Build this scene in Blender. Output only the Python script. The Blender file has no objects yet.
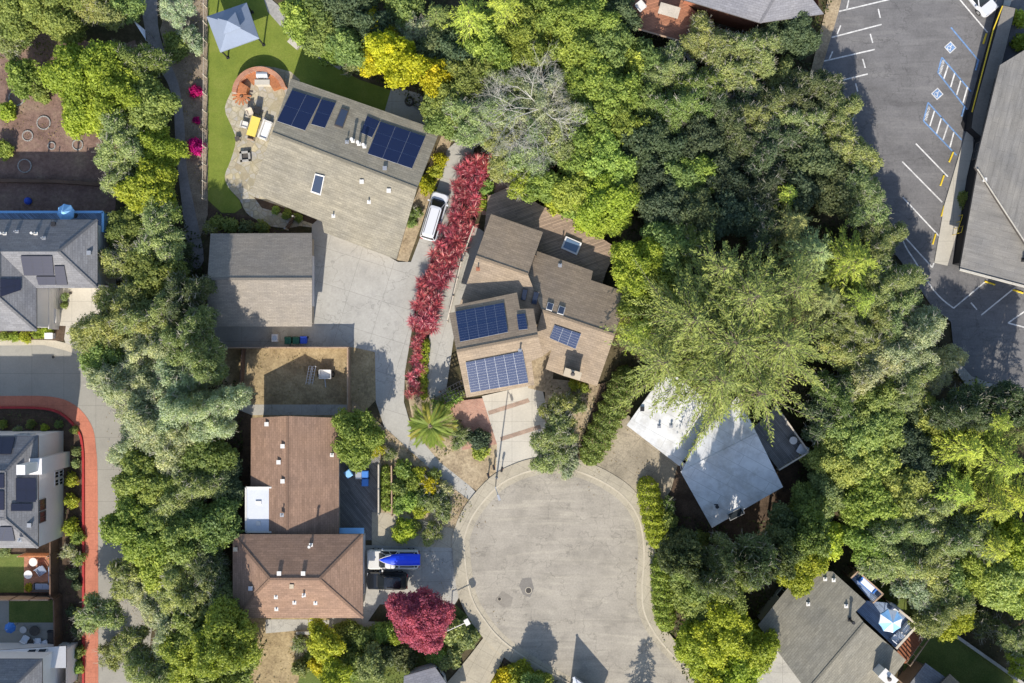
import bpy, math, random
import numpy as np
from mathutils import Vector, Matrix
from mathutils.geometry import tessellate_polygon
PI = math.pi
R_ = math.radians
random.seed(7)
scene = bpy.context.scene
COL = scene.collection
HC, S = 100.0, 0.1            # camera height above ground, metres per photo pixel at ground level

def G(px, py, z=0.0):
    """world point at height z that is seen at photo position px, py"""
    f = (HC - z) / HC
    return Vector(((px - 512) * S * f, (341.5 - py) * S * f, z))

# ------------------------------------------------------------------ materials
def new_mat(name):
    m = bpy.data.materials.new(name); m.use_nodes = True
    nt = m.node_tree; nt.nodes.clear()
    out = nt.nodes.new('ShaderNodeOutputMaterial')
    b = nt.nodes.new('ShaderNodeBsdfPrincipled')
    nt.links.new(b.outputs[0], out.inputs[0])
    return m, nt, b
def N(nt, t, **kw):
    n = nt.nodes.new(t)
    for k, v in kw.items():
        if k in n.inputs: n.inputs[k].default_value = v
        else: setattr(n, k, v)
    return n
def pos(nt):
    return N(nt, 'ShaderNodeNewGeometry').outputs['Position']
def noise(nt, vec, scale, detail=5, rough=0.6):
    n = N(nt, 'ShaderNodeTexNoise'); n.inputs['Scale'].default_value = scale
    n.inputs['Detail'].default_value = detail; n.inputs['Roughness'].default_value = rough
    if vec is not None: nt.links.new(vec, n.inputs['Vector'])
    return n.outputs['Fac']
def ramp(nt, fac, stops):
    r = N(nt, 'ShaderNodeValToRGB'); e = r.color_ramp.elements
    while len(e) < len(stops): e.new(0.5)
    for i, (p, c) in enumerate(stops):
        e[i].position = p; e[i].color = (*c, 1) if len(c) == 3 else c
    nt.links.new(fac, r.inputs[0]); return r.outputs[0]
def mixc(nt, fac, a, b, blend='MIX'):
    m = N(nt, 'ShaderNodeMix', data_type='RGBA', blend_type=blend)
    for sock, v in ((m.inputs[0], fac), (m.inputs[6], a), (m.inputs[7], b)):
        if isinstance(v, (int, float)): sock.default_value = v
        elif isinstance(v, tuple): sock.default_value = (*v, 1) if len(v) == 3 else v
        else: nt.links.new(v, sock)
    return m.outputs[2]
def sc(c, f): return tuple(min(1, x * f) for x in c)
def bump(nt, b, h, strength=0.4, dist=0.05):
    n = N(nt, 'ShaderNodeBump'); n.inputs['Strength'].default_value = strength
    n.inputs['Distance'].default_value = dist
    nt.links.new(h, n.inputs['Height']); nt.links.new(n.outputs[0], b.inputs['Normal'])

def simple(name, rgb, rough=0.8, var=0.18, s1=0.6, s2=9.0, metal=0.0, bmp=0.0, spec=0.3):
    """plain surface with large soft stains and fine grain"""
    m, nt, b = new_mat(name); p = pos(nt)
    c1 = ramp(nt, noise(nt, p, s1), [(0.3, sc(rgb, 1 - var)), (0.7, sc(rgb, 1 + var))])
    f2 = noise(nt, p, s2, 3)
    c2 = ramp(nt, f2, [(0.3, (1 - var,) * 3), (0.7, (1 + var * .6,) * 3)])
    nt.links.new(mixc(nt, 1.0, c1, c2, 'MULTIPLY'), b.inputs['Base Color'])
    b.inputs['Roughness'].default_value = rough; b.inputs['Metallic'].default_value = metal
    b.inputs['Specular IOR Level'].default_value = spec
    if bmp: bump(nt, b, f2, bmp)
    return m

def patchy(name, stops, s1=0.25, s2=3.0, detail=8, grain=0.35, rough=0.95, bmp=0.5):
    """soil, dry grass, mulch: several earth colours blended by two noises"""
    m, nt, b = new_mat(name); p = pos(nt)
    f = noise(nt, p, s1, detail, 0.7)
    c = ramp(nt, f, stops)
    g = noise(nt, p, s2, 6, 0.75)
    c2 = ramp(nt, g, [(0.3, (1 - grain,) * 3), (0.7, (1 + grain,) * 3)])
    nt.links.new(mixc(nt, 1.0, c, c2, 'MULTIPLY'), b.inputs['Base Color'])
    b.inputs['Roughness'].default_value = rough; b.inputs['Specular IOR Level'].default_value = 0.1
    if bmp: bump(nt, b, g, bmp, 0.08)
    return m

def paving(name, rgb, joint=2.4, rot=0.0, var=0.14, crack=True, jointw=0.012, stain=0.3, streaks=False):
    """poured concrete or asphalt: joints, cracks, stains"""
    m, nt, b = new_mat(name); p = pos(nt)
    mp = N(nt, 'ShaderNodeMapping'); mp.inputs['Rotation'].default_value = (0, 0, rot)
    nt.links.new(p, mp.inputs[0])
    c = ramp(nt, noise(nt, p, 0.35, 7, 0.65), [(0.28, sc(rgb, 1 - var * 1.5)), (0.5, rgb), (0.72, sc(rgb, 1 + var))])
    g = ramp(nt, noise(nt, p, 6.0, 5, 0.7), [(0.3, (1 - var,) * 3), (0.7, (1 + var,) * 3)])
    c = mixc(nt, 1.0, c, g, 'MULTIPLY')
    st = ramp(nt, noise(nt, p, 0.9, 9, 0.7), [(0.56, (1,) * 3), (0.75, (1 - stain, 1 - stain, 1 - stain * .9))])
    c = mixc(nt, 1.0, c, st, 'MULTIPLY')
    if streaks:
        for ang, sx, sy, lo, hi, k in ((0.9, .12, 1.5, .52, .68, 1.14), (2.3, .1, 1.1, .55, .7, 1.1), (0.2, .14, 1.3, .56, .7, .86)):
            m2 = N(nt, 'ShaderNodeMapping'); m2.inputs['Rotation'].default_value = (0, 0, ang); m2.inputs['Scale'].default_value = (sx, sy, 1); nt.links.new(p, m2.inputs[0])
            nz = N(nt, 'ShaderNodeTexNoise'); nz.inputs['Scale'].default_value = 1; nz.inputs['Detail'].default_value = 8; nz.inputs['Distortion'].default_value = 1.2; nt.links.new(m2.outputs[0], nz.inputs[0])
            c = mixc(nt, 1.0, c, ramp(nt, nz.outputs['Fac'], [(lo, (1, 1, 1)), (hi, (min(k, 1),) * 3 if k < 1 else (k, k, k * .985))]), 'MULTIPLY')
    if joint:
        br = N(nt, 'ShaderNodeTexBrick'); br.offset = 0.0; br.squash = 1.0
        nt.links.new(mp.outputs[0], br.inputs['Vector'])
        br.inputs['Scale'].default_value = 1.0
        br.inputs['Brick Width'].default_value = joint; br.inputs['Row Height'].default_value = joint
        br.inputs['Mortar Size'].default_value = jointw; br.inputs['Mortar Smooth'].default_value = 0.3
        c = mixc(nt, br.outputs['Fac'], c, sc(rgb, 0.45))
    if crack:
        v = N(nt, 'ShaderNodeTexVoronoi', feature='DISTANCE_TO_EDGE'); v.inputs['Scale'].default_value = 0.19
        w = N(nt, 'ShaderNodeVectorMath', operation='ADD')
        nn = N(nt, 'ShaderNodeTexNoise'); nn.inputs['Scale'].default_value = 0.8; nn.inputs['Detail'].default_value = 4
        nt.links.new(p, nn.inputs[0])
        scl = N(nt, 'ShaderNodeVectorMath', operation='SCALE'); scl.inputs['Scale'].default_value = 3.0
        nt.links.new(nn.outputs['Color'], scl.inputs[0])
        nt.links.new(p, w.inputs[0]); nt.links.new(scl.outputs[0], w.inputs[1])
        nt.links.new(w.outputs[0], v.inputs['Vector'])
        cm = ramp(nt, v.outputs['Distance'], [(0.0, (0.62,) * 3), (0.006, (0.7,) * 3), (0.012, (1,) * 3)])
        c = mixc(nt, 0.6, c, mixc(nt, 1.0, c, cm, 'MULTIPLY'))
    nt.links.new(c, b.inputs['Base Color'])
    b.inputs['Roughness'].default_value = 0.9; b.inputs['Specular IOR Level'].default_value = 0.2
    return m

def shingle(name, rgb, row=0.22, width=0.5, var=0.10, moss=None, streak=0.12):
    """roof shingles in courses along each facet (UV in metres, v up the slope)"""
    m, nt, b = new_mat(name)
    uv = N(nt, 'ShaderNodeUVMap').outputs[0]; p = pos(nt)
    br = N(nt, 'ShaderNodeTexBrick'); br.offset = 0.5
    nt.links.new(uv, br.inputs['Vector'])
    br.inputs['Scale'].default_value = 1.0; br.inputs['Brick Width'].default_value = width
    br.inputs['Row Height'].default_value = row; br.inputs['Mortar Size'].default_value = 0.022
    br.inputs['Mortar Smooth'].default_value = 0.6; br.inputs['Bias'].default_value = -0.1
    br.inputs['Color1'].default_value = (*sc(rgb, 1 - var), 1); br.inputs['Color2'].default_value = (*sc(rgb, 1 + var), 1)
    br.inputs['Mortar'].default_value = (*sc(rgb, 0.72), 1)
    c = br.outputs['Color']
    mp = N(nt, 'ShaderNodeMapping'); mp.inputs['Scale'].default_value = (0.35, 2.2, 1)
    nt.links.new(uv, mp.inputs[0])
    w = ramp(nt, noise(nt, mp.outputs[0], 1.0, 6, 0.7), [(0.3, (1 - streak * 1.6,) * 3), (0.7, (1 + streak,) * 3)])
    c = mixc(nt, 1.0, c, w, 'MULTIPLY')
    big = ramp(nt, noise(nt, p, 0.35, 6, 0.65), [(0.3, (0.86, 0.87, 0.9)), (0.7, (1.1, 1.08, 1.04))])
    c = mixc(nt, 1.0, c, big, 'MULTIPLY')
    fine = ramp(nt, noise(nt, p, 14, 3), [(0.3, (0.82,) * 3), (0.7, (1.16,) * 3)])
    c = mixc(nt, 1.0, c, fine, 'MULTIPLY')
    nt.links.new(c, b.inputs['Base Color'])
    b.inputs['Roughness'].default_value = 0.9; b.inputs['Specular IOR Level'].default_value = 0.15
    bump(nt, b, br.outputs['Fac'], -0.5, 0.03)
    return m

def leafmat(name, rough=0.55, trans=0.36):
    """leaf colour is the plant's own object colour, varied leaf by leaf"""
    m, nt, b = new_mat(name)
    oi = N(nt, 'ShaderNodeObjectInfo'); at = N(nt, 'ShaderNodeAttribute', attribute_name='leafvar')
    v = ramp(nt, at.outputs['Fac'], [(0.0, (0.55, 0.62, 0.7)), (0.5, (1, 1, 1)), (1.0, (1.55, 1.4, 1.25))])
    c = mixc(nt, 1.0, oi.outputs['Color'], v, 'MULTIPLY')
    nt.links.new(c, b.inputs['Base Color'])
    b.inputs['Roughness'].default_value = rough; b.inputs['Specular IOR Level'].default_value = 0.25
    t = N(nt, 'ShaderNodeBsdfTranslucent'); nt.links.new(mixc(nt, 1.0, c, (1.2, 1.25, 0.6), 'MULTIPLY'), t.inputs[0])
    mx = N(nt, 'ShaderNodeMixShader'); mx.inputs[0].default_value = trans
    out = [n for n in nt.nodes if n.type == 'OUTPUT_MATERIAL'][0]
    nt.links.new(b.outputs[0], mx.inputs[1]); nt.links.new(t.outputs[0], mx.inputs[2])
    nt.links.new(mx.outputs[0], out.inputs[0])
    return m

def glassy(name, rgb, rough=0.08, metal=0.0, spec=0.5, coat=0.0, lines=None):
    m, nt, b = new_mat(name)
    b.inputs['Base Color'].default_value = (*rgb, 1)
    b.inputs['Roughness'].default_value = rough; b.inputs['Metallic'].default_value = metal
    b.inputs['Specular IOR Level'].default_value = spec; b.inputs['Coat Weight'].default_value = coat
    return m

def flagstone(name):
    m, nt, b = new_mat(name); p = pos(nt)
    v = N(nt, 'ShaderNodeTexVoronoi', feature='DISTANCE_TO_EDGE'); v.inputs['Scale'].default_value = 1.6
    v2 = N(nt, 'ShaderNodeTexVoronoi'); v2.inputs['Scale'].default_value = 1.6
    nt.links.new(p, v.inputs['Vector']); nt.links.new(p, v2.inputs['Vector'])
    sp = N(nt, 'ShaderNodeSeparateColor'); nt.links.new(v2.outputs['Color'], sp.inputs[0])
    c = ramp(nt, sp.outputs[0], [(0.0, (0.30, 0.25, 0.17)), (0.35, (0.42, 0.38, 0.30)), (0.65, (0.36, 0.35, 0.34)), (1.0, (0.5, 0.43, 0.28))])
    g = ramp(nt, noise(nt, p, 5, 5, 0.7), [(0.3, (0.75,) * 3), (0.7, (1.15,) * 3)])
    c = mixc(nt, 1.0, c, g, 'MULTIPLY')
    e = ramp(nt, v.outputs['Distance'], [(0.03, (0, 0, 0)), (0.07, (1, 1, 1))])
    c = mixc(nt, e, (0.27, 0.24, 0.17), c)
    c = mixc(nt, ramp(nt, noise(nt, p, 0.7, 8, 0.75), [(0.4, (0, 0, 0)), (0.7, (0.8, 0.8, 0.8))]), c, (0.34, 0.29, 0.17))
    nt.links.new(c, b.inputs['Base Color']); b.inputs['Roughness'].default_value = 0.9
    return m

def bricks(name, c1, c2, w=0.22, h=0.11, rot=0.0, mortar=(0.35, 0.3, 0.26)):
    m, nt, b = new_mat(name); p = pos(nt)
    mp = N(nt, 'ShaderNodeMapping'); mp.inputs['Rotation'].default_value = (0, 0, rot); nt.links.new(p, mp.inputs[0])
    br = N(nt, 'ShaderNodeTexBrick'); nt.links.new(mp.outputs[0], br.inputs['Vector'])
    br.inputs['Scale'].default_value = 1; br.inputs['Brick Width'].default_value = w; br.inputs['Row Height'].default_value = h
    br.inputs['Mortar Size'].default_value = 0.01
    br.inputs['Color1'].default_value = (*c1, 1); br.inputs['Color2'].default_value = (*c2, 1); br.inputs['Mortar'].default_value = (*mortar, 1)
    g = ramp(nt, noise(nt, p, 0.8, 7, 0.7), [(0.3, (0.75,) * 3), (0.7, (1.2,) * 3)])
    nt.links.new(mixc(nt, 1.0, br.outputs['Color'], g, 'MULTIPLY'), b.inputs['Base Color'])
    b.inputs['Roughness'].default_value = 0.9
    return m

def planks(name, rgb, w=0.14, rot=0.0, var=0.25):
    m, nt, b = new_mat(name); p = pos(nt)
    mp = N(nt, 'ShaderNodeMapping'); mp.inputs['Rotation'].default_value = (0, 0, rot); nt.links.new(p, mp.inputs[0])
    br = N(nt, 'ShaderNodeTexBrick'); nt.links.new(mp.outputs[0], br.inputs['Vector'])
    br.inputs['Scale'].default_value = 1; br.inputs['Brick Width'].default_value = 3.0; br.inputs['Row Height'].default_value = w
    br.inputs['Mortar Size'].default_value = 0.012
    br.inputs['Color1'].default_value = (*sc(rgb, 1 - var), 1); br.inputs['Color2'].default_value = (*sc(rgb, 1 + var), 1)
    br.inputs['Mortar'].default_value = (*sc(rgb, 0.35), 1)
    g = ramp(nt, noise(nt, p, 1.2, 6, 0.7), [(0.3, (0.8,) * 3), (0.7, (1.15,) * 3)])
    nt.links.new(mixc(nt, 1.0, br.outputs['Color'], g, 'MULTIPLY'), b.inputs['Base Color'])
    b.inputs['Roughness'].default_value = 0.8
    return m

M = {}
def MT(k, m): M[k] = m; return m
MT('ground', patchy('leaf_litter', [(0.3, (0.035, 0.04, 0.018)), (0.5, (0.075, 0.062, 0.035)), (0.7, (0.13, 0.105, 0.065))], 0.3, 3.5))
MT('soil_red', patchy('garden_soil', [(0.25, (0.12, 0.075, 0.06)), (0.5, (0.2, 0.13, 0.105)), (0.75, (0.27, 0.2, 0.14))], 0.4, 3.0))
MT('mulch', patchy('bark_mulch', [(0.3, (0.05, 0.035, 0.025)), (0.7, (0.12, 0.085, 0.06))], 0.8, 6.0))
MT('drygrass', patchy('dry_grass', [(0.25, (0.17, 0.125, 0.075)), (0.5, (0.30, 0.23, 0.13)), (0.75, (0.43, 0.34, 0.2))], 0.6, 5.0))
MT('tan_soil', patchy('tan_soil', [(0.25, (0.2, 0.15, 0.1)), (0.5, (0.33, 0.26, 0.17)), (0.75, (0.42, 0.34, 0.23))], 0.5, 4.0))
MT('gravel', patchy('brown_gravel', [(0.25, (0.15, 0.115, 0.085)), (0.5, (0.24, 0.19, 0.14)), (0.75, (0.36, 0.3, 0.22))], 0.7, 8.0))
MT('path', patchy('worn_dirt_path', [(0.3, (0.19, 0.175, 0.17)), (0.7, (0.31, 0.285, 0.275))], 0.5, 5.0, grain=0.2))
MT('turf', patchy('artificial_turf', [(0.25, (0.115, 0.155, 0.03)), (0.5, (0.16, 0.2, 0.036)), (0.75, (0.215, 0.235, 0.055))], 0.45, 10.0, grain=0.18))
MT('lawn', patchy('green_lawn', [(0.25, (0.07, 0.11, 0.025)), (0.75, (0.15, 0.17, 0.05))], 0.5, 9.0))
MT('asphalt_lot', paving('parking_asphalt', (0.152, 0.147, 0.147), joint=0, var=0.15, stain=0.28, streaks=True))
MT('asphalt_cul', paving('worn_street_asphalt', (0.305, 0.276, 0.23), joint=0, var=0.15, stain=0.24, streaks=True))
MT('lane', paving('lane_concrete', (0.285, 0.27, 0.235), joint=3.2, var=0.07, crack=False, stain=0.12))
MT('conc', paving('driveway_concrete', (0.355, 0.342, 0.31), joint=3.4, rot=0.3, var=0.1, stain=0.2))
MT('conc2', paving('grey_driveway_concrete', (0.36, 0.345, 0.31), joint=3.0, var=0.1))
MT('conc_tan', paving('tan_driveway_concrete', (0.29, 0.25, 0.185), joint=3.2, rot=0.65, var=0.22, stain=0.35))
MT('conc_lt', paving('pale_concrete', (0.45, 0.42, 0.36), joint=2.0, var=0.08, crack=False, stain=0.15))
MT('walk', paving('sidewalk_concrete', (0.355, 0.316, 0.243), joint=1.5, rot=0.5, var=0.12, crack=False))
MT('kerb', simple('kerb_concrete', (0.45, 0.40, 0.31), 0.9, 0.12))
MT('redpath', paving('red_path', (0.44, 0.165, 0.105), joint=1.6, var=0.14, crack=False, jointw=0.008, stain=0.25))
MT('redkerb', simple('red_kerb_paint', (0.35, 0.03, 0.03), 0.6))
MT('flag', flagstone('flagstone_paving'))
MT('brickpave', bricks('brick_paving', (0.32, 0.15, 0.1), (0.42, 0.22, 0.15), rot=0.25))
MT('brickband', bricks('brick_band', (0.25, 0.17, 0.12), (0.33, 0.22, 0.16), rot=-0.2))
MT('terracotta', bricks('terracotta_brick', (0.34, 0.12, 0.055), (0.44, 0.18, 0.085)))
MT('deck', planks('brown_deck_boards', (0.32, 0.23, 0.165), rot=-0.33))
MT('deck_red', planks('red_deck_boards', (0.36, 0.16, 0.09), rot=-0.3))
MT('deck_grey', planks('grey_deck_boards', (0.17, 0.165, 0.16), rot=0.9))
MT('deck_shade_blue', planks('shade_blue_deck_boards', (0.2, 0.26, 0.37), rot=0.75))  # blue cast of open shade put into the board colour
MT('roof_tan', shingle('tan_shingles', (0.275, 0.25, 0.195), streak=0.16))
MT('roof_grey', shingle('slate_grey_shingles', (0.2, 0.2, 0.21)))
MT('roof_brown', shingle('brown_shingles', (0.268, 0.174, 0.125), streak=0.12))
MT('roof_umber', shingle('umber_shingles', (0.305, 0.24, 0.175), streak=0.12))
MT('roof_taupe', shingle('taupe_shingles', (0.275, 0.245, 0.208), row=0.15, streak=0.08))
MT('roof_olive', shingle('weathered_grey_shingles', (0.235, 0.22, 0.18), streak=0.14))
MT('roof_comm', shingle('grey_roofing', (0.215, 0.205, 0.19), row=0.6, width=2.5, var=0.06, streak=0.15))
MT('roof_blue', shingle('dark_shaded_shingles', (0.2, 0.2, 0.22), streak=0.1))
def whiteroof():
    m, nt, b = new_mat('white_membrane_roof'); p = pos(nt)
    c = ramp(nt, noise(nt, p, 0.8, 8, 0.7), [(0.3, (0.5, 0.5, 0.5)), (0.6, (0.66, 0.66, 0.65))])
    d = ramp(nt, noise(nt, p, 2.4, 6, 0.75), [(0.66, (1, 1, 1)), (0.74, (0.35, 0.35, 0.33))])
    mp = N(nt, 'ShaderNodeMapping'); mp.inputs['Rotation'].default_value = (0, 0, 0.5); nt.links.new(p, mp.inputs[0])
    br = N(nt, 'ShaderNodeTexBrick'); nt.links.new(mp.outputs[0], br.inputs['Vector']); br.inputs['Scale'].default_value = 1; br.inputs['Brick Width'].default_value = 7; br.inputs['Row Height'].default_value = 1.1; br.inputs['Mortar Size'].default_value = 0.02
    st = ramp(nt, noise(nt, p, 0.5, 9, 0.75), [(0.45, (1, 1, 1)), (0.65, (0.72, 0.7, 0.66))]); c = mixc(nt, 1.0, c, st, 'MULTIPLY'); c = mixc(nt, br.outputs['Fac'], c, (0.38, 0.38, 0.37))
    nt.links.new(mixc(nt, 0.85, c, mixc(nt, 1.0, c, d, 'MULTIPLY')), b.inputs['Base Color']); b.inputs['Roughness'].default_value = 0.7
    return m
MT('roof_white', whiteroof())
MT('stucco', simple('pale_stucco', (0.6, 0.58, 0.55), 0.9, 0.06))
MT('siding', simple('white_siding', (0.66, 0.64, 0.63), 0.7, 0.05))
MT('wall_tan', simple('tan_wall_paint', (0.45, 0.38, 0.28), 0.9, 0.1))
MT('wall_brown', simple('brown_wall_boards', (0.22, 0.15, 0.1), 0.9, 0.15))
MT('wall_red', simple('red_brown_wall', (0.3, 0.12, 0.07), 0.9, 0.15))
MT('wall_grey', simple('grey_wall', (0.3, 0.3, 0.3), 0.9, 0.08))
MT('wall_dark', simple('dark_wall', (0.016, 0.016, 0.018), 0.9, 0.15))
MT('silverbark', simple('silvery_bare_bark', (0.44, 0.42, 0.37), 0.9, 0.15, s2=6))
MT('trim', simple('white_trim', (0.62, 0.6, 0.57), 0.6, 0.05))
MT('darktrim', simple('dark_gutter', (0.08, 0.07, 0.065), 0.5, 0.1))
MT('metal', simple('grey_metal', (0.5, 0.5, 0.5), 0.4, 0.05, metal=0.7))
MT('alu', simple('panel_frame_metal', (0.42, 0.44, 0.47), 0.45, 0.03, metal=0.3))
MT('black', simple('black_metal', (0.025, 0.025, 0.028), 0.5, 0.1))
MT('solar', glassy('solar_cells', (0.011, 0.019, 0.058), 0.22, spec=0.5))
MT('solar_sky_glare', glassy('sky_glare_solar_cells', (0.022, 0.04, 0.10), 0.35, spec=0.22))  # paler base colour carries the sky glare on these panels
MT('solar_black', glassy('black_solar_cells', (0.022, 0.023, 0.04), 0.22, spec=0.6))
MT('glass', glassy('window_glass', (0.02, 0.025, 0.03), 0.25, spec=0.3))
MT('skyglass', glassy('skylight_glass', (0.04, 0.055, 0.09), 0.1, spec=0.7))
MT('translucent', simple('white_polycarbonate', (0.55, 0.57, 0.62), 0.35, 0.06))
MT('canvas_grey', simple('grey_canvas', (0.22, 0.26, 0.34), 0.85, 0.06))
MT('canvas_blue', simple('blue_canvas', (0.05, 0.17, 0.5), 0.8, 0.08))
MT('canvas_sky', simple('light_blue_canvas', (0.25, 0.5, 0.8), 0.8, 0.06))
MT('canvas_white', simple('white_canvas', (0.72, 0.74, 0.78), 0.85, 0.05))
MT('paint_white', simple('white_road_paint', (0.62, 0.61, 0.59), 0.85, 0.28, s1=2.5, s2=14))
MT('paint_blue', simple('blue_road_paint', (0.15, 0.26, 0.46), 0.85, 0.28, s1=2.5, s2=14))
MT('paint_yellow', simple('yellow_road_paint', (0.7, 0.5, 0.04), 0.7, 0.1))
MT('wood', simple('fence_wood', (0.36, 0.25, 0.17), 0.9, 0.2))
MT('wood_dark', simple('dark_fence_wood', (0.13, 0.08, 0.055), 0.9, 0.2))
MT('wood_red', simple('red_stair_wood', (0.26, 0.1, 0.05), 0.9, 0.2))
MT('wood_pale', simple('pale_fence_wood', (0.5, 0.44, 0.36), 0.9, 0.15))
MT('orange', simple('orange_wood', (0.38, 0.15, 0.065), 0.75, 0.3))
MT('yellow', simple('yellow_table_paint', (0.72, 0.56, 0.12), 0.5, 0.06))
MT('bark', simple('grey_bark', (0.16, 0.13, 0.1), 0.95, 0.3, s2=6))
MT('palebark', simple('pale_bare_bark', (0.36, 0.34, 0.28), 0.9, 0.2, s2=6))
MT('stone', simple('grey_stone', (0.32, 0.31, 0.29), 0.9, 0.2, s2=5))
MT('leaf', leafmat('leaves'))
def spikymat():
    m, nt, b = new_mat('spiky_red_leaves'); at = N(nt, 'ShaderNodeAttribute', attribute_name='leafvar'); oi = N(nt, 'ShaderNodeObjectInfo')
    c = ramp(nt, at.outputs['Fac'], [(0.0, (0.14, 0.02, 0.03)), (0.45, (0.36, 0.052, 0.065)), (0.8, (0.5, 0.10, 0.11)), (1.0, (0.62, 0.33, 0.29))])
    nt.links.new(mixc(nt, 1.0, c, oi.outputs['Color'], 'MULTIPLY'), b.inputs['Base Color']); b.inputs['Roughness'].default_value = 0.45; return m
MT('spiky', spikymat())
MT('needle', leafmat('needles', 0.6, 0.22))
MT('carwhite', glassy('white_car_paint', (0.58, 0.59, 0.62), 0.25, coat=0.6))
MT('carcream', glassy('silver_white_car_paint', (0.6, 0.59, 0.56), 0.25, coat=0.6))
MT('carblack', glassy('black_car_paint', (0.012, 0.014, 0.018), 0.2, coat=0.6))
MT('boatblue', simple('blue_boat_cover', (0.012, 0.06, 0.75), 0.45, 0.08))
MT('tyre', simple('tyre_rubber', (0.02, 0.02, 0.02), 0.9, 0.1))
MT('lamp_glass', glassy('lamp_lens', (0.6, 0.6, 0.62), 0.1))
MT('lamp_red', glassy('red_lamp_lens', (0.4, 0.02, 0.02), 0.15))
MT('binblue', simple('blue_plastic', (0.03, 0.08, 0.45), 0.5, 0.06))
MT('binblue2', simple('mid_blue_plastic', (0.06, 0.2, 0.55), 0.5, 0.06))
MT('bingreen', simple('green_plastic', (0.02, 0.1, 0.06), 0.5, 0.06))
MT('water', glassy('tub_cover', (0.11, 0.17, 0.26), 0.35))
MT('iron', simple('cast_iron', (0.07, 0.062, 0.055), 0.7, 0.2))
MT('patch', paving('dark_asphalt_patch', (0.19, 0.175, 0.155), joint=0, var=0.15, crack=False))
MT('patch2', paving('grey_asphalt_patch', (0.235, 0.212, 0.178), joint=0, var=0.12, crack=False))

# ------------------------------------------------------------------ mesh builder and object helpers
ORG = {}
class MB:
    def __init__(s): s.v = []; s.f = []; s.uv = {}; s.mi = []
    def face(s, pts, m=0, uv=None):
        i = len(s.v); s.v += [tuple(p) for p in pts]; s.f.append(list(range(i, i + len(pts)))); s.mi.append(m)
        if uv: s.uv[len(s.f) - 1] = uv
    def prism(s, pts, z0, z1, m=0, bottom=False):
        """pts: 2D outline; z0/z1 numbers or lists"""
        pts = ccw(pts); n = len(pts)
        b = [Vector((p[0], p[1], z0)) for p in pts]; t = [Vector((p[0], p[1], z1)) for p in pts]
        tri = tessellate_polygon([t])
        for a in tri:
            q = [t[k] for k in a]
            if (q[1] - q[0]).cross(q[2] - q[0]).z < 0: q.reverse()
            s.face(q, m)
            if bottom: s.face([Vector((p.x, p.y, z0)) for p in reversed(q)], m)
        for i in range(n):
            j = (i + 1) % n; s.face([b[i], b[j], t[j], t[i]], m)
    def sheet(s, pts, z, m=0):
        t = [Vector((p[0], p[1], z)) for p in pts]
        for a in tessellate_polygon([t]):
            q = [t[k] for k in a]
            if (q[1] - q[0]).cross(q[2] - q[0]).z < 0: q.reverse()
            s.face(q, m)
    def box(s, c, size, rz=0.0, m=0, tilt=None):
        hx, hy, hz = size[0] / 2, size[1] / 2, size[2] / 2
        mat = Matrix.Rotation(rz, 4, 'Z')
        if tilt is not None: mat = tilt
        c = Vector(c)
        P = [c + (mat @ Vector((x * hx, y * hy, z * hz))) for x in (-1, 1) for y in (-1, 1) for z in (-1, 1)]
        for q in ((0, 1, 3, 2), (4, 6, 7, 5), (0, 4, 5, 1), (2, 3, 7, 6), (0, 2, 6, 4), (1, 5, 7, 3)):
            s.face([P[k] for k in q], m)
    def tube(s, a, b, r0, r1=None, n=6, m=0, cap=True):
        a, b = Vector(a), Vector(b); r1 = r0 if r1 is None else r1
        d = (b - a); 
        if d.length < 1e-6: return
        d.normalize(); u = d.orthogonal().normalized(); w = d.cross(u)
        A = [a + (u * math.cos(2 * PI * k / n) + w * math.sin(2 * PI * k / n)) * r0 for k in range(n)]
        B = [b + (u * math.cos(2 * PI * k / n) + w * math.sin(2 * PI * k / n)) * r1 for k in range(n)]
        for k in range(n):
            j = (k + 1) % n; s.face([A[k], A[j], B[j], B[k]], m)
        if cap: s.face(B, m); s.face(A[::-1], m)
    def bar(s, a, b, w, h, m=0):
        """rectangular bar between two points, width w (horizontal), height h"""
        a, b = Vector(a), Vector(b); d = b - a; L = Vector((d.x, d.y, 0))
        nrm = Vector((-L.y, L.x, 0)).normalized() if L.length > 1e-6 else Vector((1, 0, 0))
        up = d.normalized().cross(nrm); up = -up if up.z < 0 else up
        P = [p + nrm * (w / 2 * i) + up * (h / 2 * j) for p in (a, b) for i in (-1, 1) for j in (-1, 1)]
        for q in ((0, 1, 3, 2), (4, 6, 7, 5), (0, 4, 5, 1), (2, 3, 7, 6), (0, 2, 6, 4), (1, 5, 7, 3)):
            s.face([P[k] for k in q], m)
    def loft(s, rings, m=0, cap=True):
        n = len(rings[0])
        for a, b in zip(rings[:-1], rings[1:]):
            for k in range(n):
                j = (k + 1) % n; s.face([a[k], a[j], b[j], b[k]], m)
        if cap: s.face(rings[-1], m); s.face(rings[0][::-1], m)
    def build(s, name, mats, parent=None, smooth=False, kind=None):
        if not isinstance(mats, (list, tuple)): mats = [mats]
        o = origin_of(parent)
        me = bpy.data.meshes.new(name)
        me.from_pydata([(x - o.x, y - o.y, z - o.z) for x, y, z in s.v], [], s.f)
        for mt in mats: me.materials.append(M[mt] if isinstance(mt, str) else mt)
        me.polygons.foreach_set('material_index', s.mi)
        if s.uv:
            l = me.uv_layers.new(name='UVMap')
            for p in me.polygons:
                if p.index in s.uv:
                    for k, li in enumerate(p.loop_indices): l.data[li].uv = s.uv[p.index][k]
        if smooth: me.polygons.foreach_set('use_smooth', [True] * len(me.polygons))
        ob = bpy.data.objects.new(name, me); COL.objects.link(ob)
        if parent is not None: ob.parent = parent
        if kind: ob['kind'] = kind
        return ob
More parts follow.
